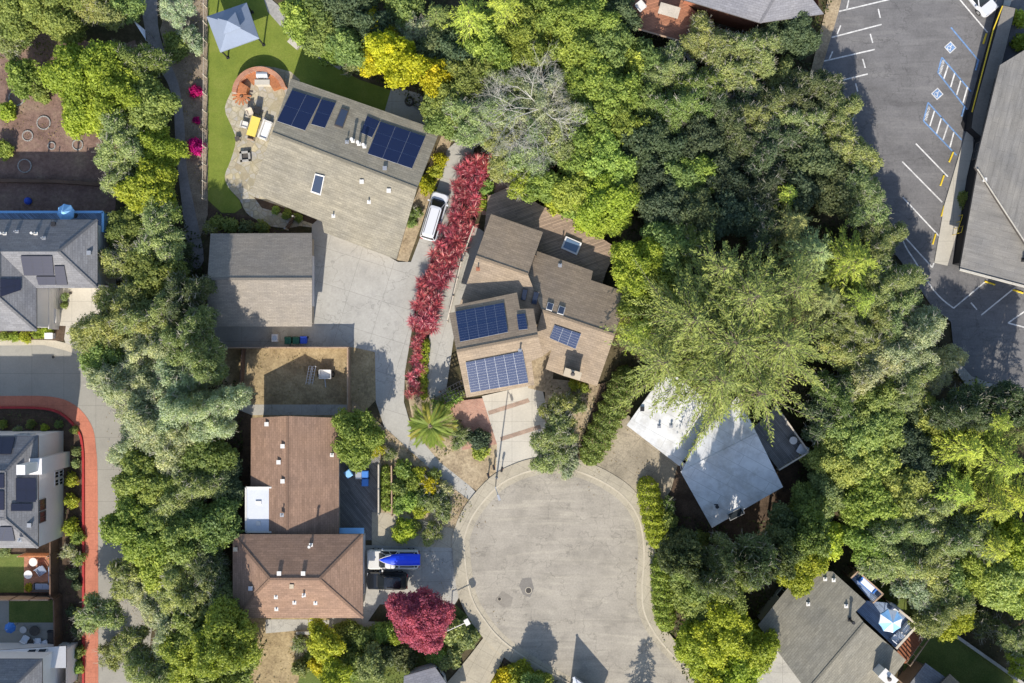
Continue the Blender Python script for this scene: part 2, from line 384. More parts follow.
def origin_of(o):
    v = Vector((0, 0, 0))
    while o is not None: v = v + o.location; o = o.parent
    return v
def area2(p): return sum(p[i][0] * p[(i + 1) % len(p)][1] - p[(i + 1) % len(p)][0] * p[i][1] for i in range(len(p)))
def ccw(p):
    p = [(q[0], q[1]) for q in p]
    return p if area2(p) > 0 else p[::-1]
def offset(poly, d):
    """outward offset of a closed 2D outline (negative goes inward)"""
    p = [Vector((q[0], q[1])) for q in ccw(poly)]; n = len(p); out = []
    for i in range(n):
        a, b, c = p[i - 1], p[i], p[(i + 1) % n]
        d1 = (b - a).normalized(); d2 = (c - b).normalized()
        n1 = Vector((d1.y, -d1.x)); n2 = Vector((d2.y, -d2.x)); m = n1 + n2
        k = max(0.35, 1 + n1.dot(n2))
        out.append(tuple(b + m * (d / k)))
    return out
def smooth(pts, k=4, closed=True):
    P = [Vector((a, b)) for a, b in pts]; n = len(P); out = []
    for i in range(n if closed else n - 1):
        g = (lambda j: P[j % n]) if closed else (lambda j: P[max(0, min(n - 1, j))])
        p0, p1, p2, p3 = g(i - 1), g(i), g(i + 1), g(i + 2)
        for t in range(k):
            t /= k
            out.append(tuple(0.5 * ((2 * p1) + (p2 - p0) * t + (2 * p0 - 5 * p1 + 4 * p2 - p3) * t * t + (3 * p1 - p0 - 3 * p2 + p3) * t ** 3)))
    if not closed: out.append(tuple(P[-1]))
    return out
def W(pts, z=0.0): return [tuple(G(a, b, z)[:2]) for a, b in pts]
USED = set()
def tag(o, label, cat, group=None):
    o['label'] = label; o['category'] = cat
    if group: o['group'] = group
    USED.add(label); return o
def thing(name, label, cat, loc, group=None):
    o = bpy.data.objects.new(name, None); o.empty_display_size = 0.3; COL.objects.link(o)
    o.location = loc; return tag(o, label, cat, group)
def copy_tree(o, parent=None):
    c = o.copy(); COL.objects.link(c); c.parent = parent
    for ch in list(o.children): copy_tree(ch, c)
    return c

Z = [0.008]
def ground(name, pts, mat, sm=0, z=None, inset=0):
    if sm: pts = smooth(pts, sm)
    if z is None: Z[0] += 0.004; z = Z[0]
    b = MB(); b.sheet(W(pts), z)
    return b.build(name, mat, kind='structure')
# ================================================================== THE GROUND
b = MB(); b.sheet([(-900, -900), (900, -900), (900, 900), (-900, 900)], 0.0); b.build('ground', 'ground', kind='structure')
ground('garden_soil', [(-30, 40), (60, 30), (110, 50), (135, 40), (150, 90), (120, 130), (115, 215), (-30, 215)], 'soil_red')
ground('gravel', [(176, -20), (208, -20), (208, 214), (196, 250), (186, 200), (182, 120), (170, 70), (160, 30)], 'gravel')
ground('dirt_path', [(140, -20), (156, -20), (158, 25), (166, 55), (178, 82), (184, 120), (187, 170), (196, 215), (204, 260), (190, 265), (182, 205), (176, 150), (172, 95), (156, 62), (146, 35)], 'path', 3)
ground('mulch', [(-30, 392), (60, 398), (90, 430), (90, 720), (-30, 720)], 'mulch')
lane = [(-40, 345), (45, 344), (66, 349), (84, 356), (84, 300), (112, 286), (150, 350), (178, 420), (172, 520), (155, 600), (146, 683), (146, 740), (84, 740), (84, 450), (70, 412), (45, 398), (-40, 396)]
ground('lane', lane, 'lane')
ground('driveway', [(36, 285), (64, 285), (64, 331), (36, 331)], 'conc_lt')
ground('driveway', [(63, 275), (112, 275), (112, 345), (84, 354), (66, 344), (63, 335)], 'conc_lt')
ground('side_walk', [(96, 212), (113, 212), (114, 285), (96, 290)], 'conc_lt')
ground('gutter', [(-40, 338), (45, 338), (66, 343), (82, 350), (82, 356), (64, 350), (44, 345), (-40, 346)], 'kerb')
pin = [(-40, 407), (0, 407.5), (38, 408), (60, 413), (76, 428), (82.5, 446), (83.5, 500), (83.5, 740)]
pout = [(98.5, 740), (98, 500), (96, 447), (91, 424), (75, 405), (50, 396.5), (0, 396), (-40, 396)]
ground('footpath', smooth(pin, 4, False) + smooth(pout, 4, False), 'redpath')
kp = smooth(pin, 4, False); b = MB()
for i in range(len(kp) - 1): b.bar(G(*kp[i], 0.1), G(*kp[i + 1], 0.1), 0.22, 0.22)
b.build('kerb', 'redkerb', kind='structure')
ground('planting_strip', [(-30, 326), (66, 326), (64, 341), (45, 340), (-30, 339)], 'mulch')
# lawns and patios of the long tan house
turf = [(208, -20), (256, -20), (268, 10), (300, 46), (318, 58), (360, 80), (396, 92), (420, 130), (285, 100), (262, 72), (246, 76), (235, 88), (227, 104), (233, 124), (237, 140), (233, 160), (226, 176), (229, 188), (240, 201), (242, 208), (235, 213), (222, 213), (208, 200)]
ground('lawn', turf, 'turf')
ground('side_patio', [(392, 86), (420, 94), (446, 122), (438, 134), (384, 114)], 'conc2')
ground('stone_path', [(258, -20), (272, 0), (300, 24), (326, 52), (345, 62), (340, 70), (318, 58), (298, 46), (268, 12)], 'stone')
ground('flagstone_patio', [(262, 66), (246, 74), (234, 88), (225, 108), (231, 125), (236, 140), (231, 160), (225, 176), (229, 188), (240, 200), (246, 212), (262, 224), (285, 228), (300, 226), (330, 220), (280, 130), (300, 80)], 'flag', 3)
ground('planting_bed', [(208, 205), (222, 214), (236, 214), (250, 216), (275, 230), (300, 234), (208, 236)], 'mulch')
ground('planting_bed', [(254, 197), (325, 222), (318, 226), (285, 214), (262, 208)], 'mulch')
ground('planting_bed', [(436, 150), (442, 135), (452, 140), (440, 178), (425, 215), (408, 262), (397, 260), (412, 205)], 'tan_soil')
drive = [(312, 225), (324, 214), (360, 240), (398, 262), (411, 262), (426, 222), (440, 180), (447, 150), (460, 138), (476, 140), (470, 170), (452, 215), (436, 250), (418, 292), (412, 330), (405, 372), (404, 402), (412, 430), (438, 458), (466, 482), (484, 500), (466, 514), (450, 494), (432, 474), (405, 455), (386, 432), (376, 402), (373, 352), (352, 348), (311, 348)]
ground('driveway', drive, 'conc')
ground('concrete_apron', [(206, 322), (313, 322), (313, 348), (225, 348)], 'conc2')
ground('yard', [(222, 347), (352, 347), (375, 352), (376, 400), (352, 425), (222, 420)], 'drygrass')
ground('paved_strip', [(236, 404.5), (349, 404.5), (349, 415), (236, 415)], 'conc2')
ground('side_yard', [(215, 400), (252, 415), (252, 540), (215, 540)], 'mulch')
ground('courtyard', [(336, 455), (380, 455), (380, 520), (372, 540), (336, 540)], 'deck_grey')
ground('planting_bed', [(352, 400), (390, 432), (440, 478), (476, 505), (450, 540), (380, 514), (380, 450), (352, 450)], 'tan_soil')
ground('driveway', [(330, 545), (462, 545), (462, 592), (455, 604), (380, 604), (355, 640), (330, 640)], 'conc2')
ground('front_walk', [(372, 512), (392, 513), (424, 520), (446, 527), (470, 532), (466, 548), (372, 545)], 'walk')
ground('yard', [(205, 615), (330, 615), (330, 720), (205, 720)], 'drygrass')
ground('planting_bed', [(310, 628), (400, 626), (455, 604), (486, 632), (440, 672), (400, 720), (290, 720)], 'lawn')
ground('side_walk', [(266, 619), (300, 619), (400, 622), (400, 631), (300, 630), (266, 633)], 'conc2')
ground('driveway', [(470, 622), (486, 616), (512, 640), (500, 665), (480, 700), (470, 740), (415, 740), (440, 690), (456, 672), (470, 655), (486, 634)], 'walk')
ground('planting_bed', [(505, 655), (514, 650), (545, 666), (585, 690), (600, 740), (490, 740), (497, 680)], 'mulch')
# central house front and back
ground('planting_bed', [(405, 380), (450, 390), (500, 440), (500, 488), (488, 500), (440, 462), (415, 432)], 'tan_soil')
ground('path', [(436, 268), (474, 225), (484, 232), (470, 282), (455, 330), (446, 392), (430, 400), (425, 366), (432, 320)], 'conc')
ground('brick_patio', [(447, 402), (484, 398), (497, 444), (462, 450)], 'brickpave')
ground('driveway', [(482, 396), (530, 385), (542, 388), (562, 470), (540, 474), (500, 490), (496, 470), (497, 444)], 'conc_lt')
ground('brick_band', [(488, 411), (528, 398), (530, 402), (489, 415)], 'brickband')
ground('brick_band', [(500, 437), (540, 424.5), (541, 428.5), (501, 441)], 'brickband')
ground('entry_court', [(525, 345), (556, 348), (552, 385), (545, 392), (528, 388)], 'tan_soil')
ground('planting_bed', [(545, 378), (600, 384), (640, 370), (606, 462), (575, 474), (556, 474), (545, 420)], 'tan_soil')
ground('side_path', [(600, 384), (614, 380), (582, 465), (572, 470)], 'mulch')
ground('brick_terrace', [(480, 160), (512, 166), (520, 195), (505, 215), (482, 215)], 'brickpave')
ground('driveway', [(578, 474), (604, 452), (616, 425), (628, 415), (688, 466), (660, 505), (640, 540), (622, 500), (604, 482)], 'conc_tan')
ground('cedar_bark', [(700, 380), (760, 430), (800, 450), (800, 520), (760, 540), (716, 560), (660, 520), (668, 500)], 'mulch')
ground('yard', [(850, 575), (900, 560), (935, 600), (930, 640), (905, 625)], 'lawn')
ground('side_yard', [(903, 660), (925, 625), (950, 630), (1010, 672), (1030, 690), (1030, 740), (900, 740)], 'lawn')
ground('forecourt', [(735, 640), (760, 622), (830, 700), (830, 740), (735, 740)], 'conc2')
# the cul-de-sac with its gutter, kerb and pavement
CUL = [(470, 548), (471, 535), (480, 515), (501, 491), (521, 479.8), (540.5, 474.5), (560, 473.5), (580, 478), (602, 488), (621, 502), (634, 523), (638, 553), (636, 588), (639, 615), (654, 642), (680, 671), (702, 694), (760, 760), (700, 790), (598, 698), (571, 677), (542, 661), (510, 639), (492, 620), (476, 592)]
cul = smooth(CUL, 5); cw = ccw(W(cul))
def ring(name, d0, d1, z0, z1, mat, skip=None):
    a = offset(cw, d0); c = offset(cw, d1); b = MB(); n = len(a)
    for i in range(n):
        j = (i + 1) % n
        q = [Vector((*a[i], z1)), Vector((*c[i], z1)), Vector((*c[j], z1)), Vector((*a[j], z1))]
        b.face(q)
        b.face([Vector((*a[i], z0)), q[0], q[3], Vector((*a[j], z0))]); b.face([Vector((*c[j], z0)), q[2], q[1], Vector((*c[i], z0))])
    return b.build(name, mat, kind='structure')
b = MB(); b.sheet(offset(cw, 0.02), 0.185); b.build('street', 'asphalt_cul', kind='structure')
ring('gutter', 0.0, 0.5, 0.1, 0.191, 'walk')
ring('kerb', 0.5, 0.66, 0.1, 0.235, 'kerb')
ring('pavement', 0.66, 1.75, 0.1, 0.22, 'walk')
ground('asphalt_patch', [(495, 600), (502, 590), (513, 597), (511, 606), (503, 607)], 'patch2', z=0.189)
ground('asphalt_patch', [(522, 578), (531, 577), (534, 588), (530, 597), (523, 594), (519, 585)], 'patch', z=0.189)
# parking lot
lot = [(845, -30), (838, 10), (812, 95), (822, 120), (850, 180), (880, 235), (905, 268), (930, 305), (950, 322), (953, 352), (966, 378), (1000, 391), (1080, 400), (1080, -30)]
plot = ground('parking_lot', lot, 'asphalt_lot', z=0.2)
ground('pavement', [(947, 350), (953, 346), (958, 362), (970, 376), (1000, 387), (1080, 392), (1080, 402), (1000, 394), (964, 384), (952, 368)], 'conc2', z=0.3)
ground('dirt_strip', [(832, -20), (845, -20), (838, 12), (815, 90), (806, 90)], 'tan_soil', z=0.21)
ground('pavement', [(965, 131), (972, 131), (971, 168), (978, 168), (990, 190), (961, 213), (946, 266), (933, 263), (943, 205)], 'conc_lt', z=0.34)
ground('planting_bed', [(962, 206), (972, 180), (986, 188), (976, 216), (962, 240), (956, 240)], 'mulch', z=0.36)

ZL = 0.206
def lines(name, segs, w, mat):
    b = MB()
    for k, (x0, y0, x1, y1) in enumerate(segs):
        a, c = G(x0, y0), G(x1, y1); d = (c - a).normalized(); n = Vector((-d.y, d.x, 0)) * (w / 2)
        b.sheet([(p.x, p.y) for p in (a - n, c - n, c + n, a + n)], ZL + 0.0012 * (k % 4))
    return b.build(name, mat, plot)
lines('stall_line', [(838.5, 12, 889, 0), (831, 38, 881, 25), (822, 62, 874, 50), (816, 87, 867, 74.5), (846, 10, 848, 1), (836.5, 35, 840, 26), (828.5, 60, 832, 52), (821, 84, 824, 76),
    (877.5, 9.5, 879.5, 18.5), (869.5, 34.5, 872, 43.5), (862, 59.5, 864.5, 68.5), (855, 84, 857, 92), (852.5, 100, 858, 100), (858, 100, 852, 121),
    (957, -2, 986.5, 33), (915, 144, 947, 177), (901.5, 162, 941.4, 202.5), (901.9, 197.5, 939.7, 238), (898, 230.6, 931.4, 267.6), (931.4, 267.6, 933, 263),
    (952.7, 308.2, 986.5, 280), (980.2, 315.2, 1014, 287.7), (1007, 323, 1030, 307), (1007, 323, 1030, 329), (970, 302.7, 976, 309.7)], 0.13, 'paint_white')
cv = smooth([(898, 230.6), (905, 247), (915, 262.6), (930, 286.4), (941, 299), (952.7, 308.2)], 4, False)
lines('edge_line', [(*cv[i], *cv[i + 1]) for i in range(len(cv) - 1)], 0.13, 'paint_white')
lines('access_line', [(950, 28, 977.5, 61), (937, 73, 941, 58), (941, 58, 970, 92), (937, 73, 966, 110), (922.7, 121.4, 927.2, 103), (927.2, 103, 961, 140.5), (922.7, 121.4, 955.5, 155.5)], 0.14, 'paint_blue')
lines('access_hatch', [(942.7, 80, 947.7, 64.6), (949.7, 87.6, 954.2, 72.6), (955.7, 95.5, 960.2, 80.1), (962.2, 103.1, 966.5, 87.6),
    (929, 126.4, 934, 110.2), (935.7, 134, 940.7, 117.7), (942.2, 140.2, 947.2, 125.2), (949, 147.7, 953, 132.7)], 0.14, 'paint_white')
def text_mesh(body, size):
    c = bpy.data.curves.new('txt', 'FONT'); c.body = body; c.size = size; c.align_x = 'CENTER'; c.align_y = 'CENTER'; c.space_line = 0.85
    c.offset = 0.012
    o = bpy.data.objects.new('txt', c); COL.objects.link(o); bpy.context.view_layer.update()
    me = bpy.data.meshes.new_from_object(o.evaluated_get(bpy.context.evaluated_depsgraph_get()))
    bpy.data.objects.remove(o); return me
tm = text_mesh('NO PARKING', 0.42); tm.materials.append(M['paint_white'])
for px, py in ((941.6, 67.3), (927.3, 113.5)):
    o = bpy.data.objects.new('no_parking_marking', tm); COL.objects.link(o); o.parent = plot
    p = G(px, py, ZL + 0.008); o.location = p; o.rotation_euler = (0, 0, math.atan2(-15.4, -4.2)); o.scale = (0.56, 0.85, 1)
# wheelchair emblems: white square with blue border and blue symbol
for px, py in ((949.4, 48), (936.4, 94.4)):
    c = G(px, py); a = R_(-48)
    T = lambda x, y: (c.x + x * math.cos(a) - y * math.sin(a), c.y + x * math.sin(a) + y * math.cos(a))
    b = MB(); h = 0.44
    b.sheet([T(-h, -h), T(h, -h), T(h, h), T(-h, h)], ZL + 0.006, 0)
    h = 0.35; b.sheet([T(-h, -h), T(h, -h), T(h, h), T(-h, h)], ZL + 0.010, 1)
    def stroke(pts, w=0.055):
        for (x0, y0), (x1, y1) in zip(pts[:-1], pts[1:]):
            d = Vector((x1 - x0, y1 - y0)).normalized() * w / 2; n = Vector((-d.y, d.x))
            b.sheet([T(x0 - d.x - n.x, y0 - d.y - n.y), T(x1 + d.x - n.x, y1 + d.y - n.y), T(x1 + d.x + n.x, y1 + d.y + n.y), T(x0 - d.x + n.x, y0 - d.y + n.y)], ZL + 0.014 + 0.0015 * random.random(), 0)
    b.sheet([T(-0.07 + 0.06 * math.cos(t * PI / 4), 0.25 + 0.06 * math.sin(t * PI / 4)) for t in range(8)], ZL + 0.014, 0)
    stroke([(-0.07, 0.18), (-0.06, -0.02), (0.1, -0.03), (0.17, -0.22), (0.24, -0.2)])
    stroke([(-0.06, 0.08), (0.08, 0.08)])
    stroke([(-0.03 + 0.19 * math.cos(t), -0.1 + 0.19 * math.sin(t)) for t in [2.2 + k * 0.45 for k in range(10)]], 0.05)
    b.build('wheelchair_marking', ['paint_white', 'paint_blue'], plot)
# ================================================================== HOUSES
def ray_plane(px, py, n, d, off=0.0):
    A = Vector(((px - 512) * S, (341.5 - py) * S, 0)); B = Vector((-A.x / HC, -A.y / HC, 1))
    h = (d + off - n.dot(A)) / n.dot(B); return A + B * h
def plane_of(pts):
    n = (pts[1] - pts[0]).cross(pts[2] - pts[0]).normalized()
    if n.z < 0: n = -n
    return n, n.dot(pts[0])
class House:
    def __init__(s, name, label, cat, base_px):
        s.o = thing(name, label, cat, G(*base_px)); s.planes = {}; s.polys = []
    def roof(s, facets, mat, th=0.16, name='roof', parent=None):
        """facets: {key: [(px,py,h),(px,py,h),(px,py,h),(px,py)...]}; later corners lie on the plane of the first three"""
        b = MB(); edges = {}; key = lambda p: (round(p.x / .04), round(p.y / .04))
        for k, f in facets.items():
            p3 = [G(*q) for q in f[:3]]; n, d = plane_of(p3); s.planes[k] = (n, d)
            P = p3 + [G(*q) if len(q) == 3 else ray_plane(q[0], q[1], n, d) for q in f[3:]]
            if area2(P) < 0: P.reverse()
            s.polys.append((P, n, d))
            g = Vector((n.x, n.y, 0)); g = g.normalized() if g.length > 1e-3 else Vector((0, -1, 0))
            u = Vector((-g.y, g.x, 0)); up = u.cross(n) * -1; up = -up if up.z < 0 else up
            for t in tessellate_polygon([P]):
                q = [P[i] for i in t]
                if (q[1] - q[0]).cross(q[2] - q[0]).z < 0: q.reverse()
                b.face(q, 0, [(p.dot(u), p.dot(up)) for p in q])
                b.face([p - Vector((0, 0, th)) for p in reversed(q)], 1)
            for i in range(len(P)): edges.setdefault(frozenset((key(P[i]), key(P[(i + 1) % len(P)]))), []).append((P[i], P[(i + 1) % len(P)], n, sum(P, Vector()) / len(P)))
        for e in edges.values():
            if len(e) == 1:
                a, c = e[0][:2]; dz = Vector((0, 0, th)); b.face([a - dz, c - dz, c, a], 1)
        ro = b.build(name, [mat, s.trim if hasattr(s, 'trim') else 'darktrim'], parent or s.o)
        for e in edges.values():
            if len(e) == 2 and e[0][2].dot(e[1][2]) < .995 and (e[1][3] - e[0][0]).dot(e[0][2]) < 0:
                a, c = e[0][:2]; L = (c - a).length; k = max(1, int(L / .3)); cap = MB(); n2 = (e[0][2] + e[1][2]).normalized()
                for i in range(k):
                    p, q = a.lerp(c, i / k), a.lerp(c, (i + .96) / k); cap.bar(p + n2 * .03, q + n2 * .018, .24, .03)
                cap.build('ridge_cap', mat, ro)
        return ro
    def height(s, x, y, default):
        best = None
        for P, n, d in s.polys:
            ins = False; m = len(P)
            for i in range(m):
                a, c = P[i], P[(i + 1) % m]
                if (a.y > y) != (c.y > y) and x < (c.x - a.x) * (y - a.y) / (c.y - a.y) + a.x: ins = not ins
            if ins:
                z = (d - n.x * x - n.y * y) / n.z; best = z if best is None else max(best, z)
        return default if best is None else best
    def walls(s, eave_px, h, mat, inset=0.45, name='wall', clear=0.17, flat=False):
        P = offset([tuple(G(a, c, h)[:2]) for a, c in eave_px], -inset); s.foot = P; s.eave = h
        b = MB(); n = len(P)
        for i in range(n):
            a, c = Vector(P[i]), Vector(P[(i + 1) % n]); k = max(1, int((c - a).length / 0.3))
            for t in range(k):
                p, q = a.lerp(c, t / k), a.lerp(c, (t + 1) / k)
                zp = h - .1 if flat else s.height(p.x, p.y, h) - clear; zq = h - .1 if flat else s.height(q.x, q.y, h) - clear
                b.face([(p.x, p.y, 0), (q.x, q.y, 0), (q.x, q.y, zq), (p.x, p.y, zp)])
        return b.build(name, mat, s.o)
    def window(s, edge, t, w, h, sill, kind='window', frame='trim', pane='glass', mull=1):
        P = s.foot; a, c = Vector(P[edge % len(P)]), Vector(P[(edge + 1) % len(P)])
        d = (c - a).normalized(); n = Vector((d.y, -d.x)); m = a.lerp(c, t); rz = math.atan2(d.y, d.x)
        f = MB(); o3 = Vector((m.x + n.x * .03, m.y + n.y * .03, sill + h / 2))
        f.box(o3 + Vector((0, 0, h / 2 + .04)), (w + .16, .1, .08), rz); f.box(o3 - Vector((0, 0, h / 2 + .04)), (w + .16, .12, .08), rz)
        for sgn in (-1, 1): f.box(o3 + Vector((d.x, d.y, 0)) * sgn * (w / 2 + .04), (.08, .1, h), rz)
        for k in range(1, mull + 1):
            f.box(o3 + Vector((d.x, d.y, 0)) * (k / (mull + 1) - .5) * w, (.05, .07, h), rz)
        fr = f.build(kind, frame, s.o)
        g = MB(); g.box(o3 - Vector((n.x, n.y, 0)) * .012, (w, .03, h), rz); g.build('pane', pane, fr)
    def garage(s, edge, t, w, h=2.2):
        P = s.foot; a, c = Vector(P[edge % len(P)]), Vector(P[(edge + 1) % len(P)])
        d = (c - a).normalized(); n = Vector((d.y, -d.x)); m = a.lerp(c, t); rz = math.atan2(d.y, d.x)
        g = MB()
        for k in range(4): g.box((m.x + n.x * .02, m.y + n.y * .02, h * (k + .5) / 4), (w, .07, h / 4 - .03), rz)
        g.box((m.x + n.x * .0, m.y + n.y * .0, h / 2), (w + .02, .05, h), rz)
        g.build('garage_door', 'siding', s.o)
    def solar(s, plane, cs, nx, ny, skip=(), mat='solar', off=0.13):
        n, d = s.planes[plane]; C = [ray_plane(px, py, n, d, off) for px, py in cs]
        pt = lambda u, v: (C[0] * (1 - u) + C[1] * u) * (1 - v) + (C[3] * (1 - u) + C[2] * u) * v
        fr = MB(); cells = [(i, j) for j in range(ny) for i in range(nx) if (i, j) not in skip]
        for i, j in cells:
            q = [pt(i / nx, j / ny), pt((i + 1) / nx, j / ny), pt((i + 1) / nx, (j + 1) / ny), pt(i / nx, (j + 1) / ny)]
            fr.loft([[p - n * .05 for p in q][::-1], [p for p in q][::-1]])
        fo = fr.build('solar_array', 'black' if mat == 'solar_black' else 'alu', s.o)
        gx = 0.01 / max(.4, (C[1] - C[0]).length / nx); gy = 0.01 / max(.4, (C[3] - C[0]).length / ny)
        for i, j in cells:
            u0, u1, v0, v1 = (i + gx) / nx, (i + 1 - gx) / nx, (j + gy) / ny, (j + 1 - gy) / ny
            q = [pt(u0, v0), pt(u1, v0), pt(u1, v1), pt(u0, v1)]
            p = MB(); p.loft([[x - n * .002 for x in q][::-1], [x + n * .012 for x in q][::-1]])
            # thin cell gaps
            for k in range(1, 6):
                a, c = pt(u0, v0 + (v1 - v0) * k / 6), pt(u1, v0 + (v1 - v0) * k / 6)
                w = (C[3] - C[0]).normalized() * .004; e = n * .0145
                p.face([a - w + e, c - w + e, c + w + e, a + w + e][::-1] if ((c - a).cross(w)).dot(n) < 0 else [a - w + e, c - w + e, c + w + e, a + w + e], 1)
            p.build('solar_panel', [mat, 'solar_black' if mat == 'solar' else 'alu' if mat == 'solar_sky_glare' else 'solar'], fo)
    def vent(s, plane, px, py, kind='pipe', h=0.5, r=0.08, mat='metal'):
        n, d = s.planes[plane]; p = ray_plane(px, py, n, d); b = MB()
        if kind == 'pipe':
            b.box(p + Vector((0, 0, .03)), (.36, .36, .07)); b.tube(p, p + Vector((0, 0, h)), r, n=8); b.tube(p + Vector((0, 0, h)), p + Vector((0, 0, h + .1)), r * 1.5, r * 1.3, n=8)
            return b.build('vent_pipe', mat, s.o)
        b.box(p + Vector((0, 0, .06)), (.32, .32, .26)); b.box(p + Vector((0, 0, .2)), (.4, .4, .04)); return b.build('roof_vent', mat, s.o)
    def skylight(s, plane, cs, mat='skyglass', frame='trim', off=0.16):
        n, d = s.planes[plane]; C = [ray_plane(px, py, n, d, off) for px, py in cs]
        if (C[1] - C[0]).cross(C[2] - C[0]).dot(n) < 0: C.reverse()
        f = MB(); f.loft([[p - n * (off + .05) for p in C], C]); fo = f.build('skylight', frame, s.o)
        m = sum(C, Vector()) / 4; g = MB(); I = [p.lerp(m, .14) for p in C]
        g.loft([[p - n * .01 for p in I], [p + n * .012 for p in I]]); g.build('pane', mat, fo)
    def chimney(s, cpx, size, rz, z0, z1, mat='wall_tan', cap='darktrim'):
        p = G(*cpx, z1); b = MB(); b.box((p.x, p.y, (z0 + z1) / 2), (size[0], size[1], z1 - z0), rz)
        b.box((p.x, p.y, z1 + .04), (size[0] + .16, size[1] + .16, .09), rz); c = b.build('chimney', mat, s.o)
        k = MB(); k.tube((p.x, p.y, z1), (p.x, p.y, z1 + .4), .13, n=8); k.tube((p.x, p.y, z1 + .4), (p.x, p.y, z1 + .48), .22, .1, n=8); k.build('flue', cap, c)

# ---- long tan house at upper left
h = House('long_house', 'long tan shingled house with two dark blue panel groups beside the turf lawn', 'house', (345, 168))
h.roof({'N': [(272, 133, 5.0), (417, 188.5, 5.0), (440, 130.5, 3.3), (291, 78.5)],
        'S': [(251, 192.5, 3.1), (272, 133, 5.0), (417, 188.5, 5.0), (396.4, 259.5), (324, 232.5), (322, 221.5)]}, 'roof_tan')
h.walls([(291, 78.5), (440, 130.5), (417, 188.5), (396.4, 259.5), (324, 232.5), (322, 221.5), (251, 192.5), (272, 133)], 3.1, 'wall_tan')
for e, t in ((0, .2), (0, .5), (0, .8), (2, .5), (5, .3), (5, .7), (6, .5)): h.window(e, t, 1.6, 1.2, .9)
h.solar('N', [(292, 90), (321, 99), (305, 130.5), (277, 121)], 2, 2); h.solar('N', [(321.6, 99.2), (336, 103), (325, 128), (311, 124)], 1, 2)
h.solar('N', [(380.5, 121.5), (425.5, 136.5), (412, 168.5), (367.5, 153.5)], 3, 3); h.solar('N', [(367, 116), (380, 121.2), (372, 137.5), (360.5, 132.5)], 1, 2)
h.skylight('N', [(341.5, 107.5), (349, 110), (342.5, 128), (334, 125)], 'skyglass', 'darktrim')
h.skylight('S', [(315, 173.5), (324.5, 176), (320.5, 195.5), (310.5, 192)])
for x, y in ((353, 141), (359, 144), (364.5, 146.5)): h.vent('N', x, y, 'pipe', .9, .12, 'trim')
h.vent('N', 347, 142, 'pipe', .4, .05); h.vent('N', 385, 168.5, 'box')
for x, y in ((362, 182), (389, 191)): h.vent('S', x, y, 'box', mat='trim')
for x, y in ((333.5, 216), (369, 202)): h.vent('S', x, y, 'pipe', .35, .06, 'trim')
# ---- detached garage
h = House('garage', 'detached garage with a plain taupe two-slope roof left of the big driveway', 'garage', (260, 282))
h.roof({'N': [(207.5, 279, 4.5), (312, 279, 4.5), (312, 233, 2.8), (210.5, 233.5)], 'S': [(207.5, 279, 4.5), (312, 279, 4.5), (312, 326.5, 2.8), (207.5, 326.5)]}, 'roof_taupe')
h.walls([(211, 234), (312, 233), (312, 326.5), (208, 326.5)], 2.8, 'wall_tan', .35)
h.garage(1, .5, 5.0); h.window(0, .5, 1.2, .9, 1.2); h.window(2, .4, 1.2, .9, 1.2)
# ---- ranch house: hip roof and gable wing
h = House('ranch_house', 'brown hip roofed house with a lower gable wing behind the red leafed tree', 'house', (290, 560))
h.roof({'W': [(287.5, 416, 4.4), (287.5, 536, 4.4), (250.5, 536, 3.1), (251, 418)], 'E': [(287.5, 416, 4.4), (287.5, 536, 4.4), (339, 536, 3.0), (339, 418)]}, 'roof_brown', name='wing_roof')
h.walls([(251, 418), (339, 418), (339, 548), (251, 548)], 3.0, 'wall_tan', .4, name='wing_wall')
for e, t in ((1, .35), (1, .6), (0, .3), (0, .7), (3, .5)): h.window(e, t, 1.5, 1.1, .9)
for x, y in ((283, 446), (279, 462), (283, 481)): h.vent('W', x, y, 'box', mat='trim')
h.vent('W', 267, 424, 'box', mat='trim'); h.vent('E', 332, 455, 'pipe', .4, .06, 'trim'); h.vent('E', 282, 515, 'pipe', .4, .06)
h.polys = []
h.roof({'N': [(270, 579, 6.3), (319.3, 579, 6.3), (363, 534.3, 4.7), (232.7, 534.3, 4.7)], 'S': [(270, 579, 6.3), (319.3, 579, 6.3), (363, 618, 4.7), (232.7, 618, 4.7)],
        'We': [(232.7, 534.3, 4.7), (232.7, 618, 4.7), (270, 579, 6.3)], 'Ea': [(363, 534.3, 4.7), (363, 618, 4.7), (319.3, 579, 6.3)]}, 'roof_brown')
h.walls([(232.7, 534.3), (363, 534.3), (363, 618), (232.7, 618)], 4.7, 'wall_tan', .5)
h.garage(1, .62, 4.8); h.window(1, .25, 1.6, 1.2, 1.0); h.window(2, .3, 1.6, 1.2, 1.0); h.window(2, .7, 1.6, 1.2, 1.0)
h.vent('N', 279.5, 573, 'box', mat='trim'); h.vent('N', 303.5, 573, 'box', mat='trim'); h.vent('N', 311, 545, 'pipe', .9, .1, 'trim')
h.vent('S', 304, 595, 'pipe', .5, .08, 'trim'); h.vent('S', 292, 586, 'box', mat='wall_tan')
for x, y in ((276, 597), (294.5, 602.5), (276.5, 609), (315.5, 603)): h.vent('S', x, y, 'pipe', .15, .05, 'trim')
h.vent('We', 251, 588, 'box'); h.vent('We', 236, 549, 'box', mat='wall_tan')
q = [(246, 487.5), (274, 487.5), (274, 532), (246, 532)]
b = MB(); b.prism(W(q, 3.75), 3.65, 3.75); o = b.build('sunroom_roof', 'translucent', h.o)
b = MB()
for (x0, y0), (x1, y1) in zip(q, q[1:] + q[:1]): b.bar(G(x0, y0, 3.78), G(x1, y1, 3.78), .16, .12)
b.build('edge_trim', 'trim', o)
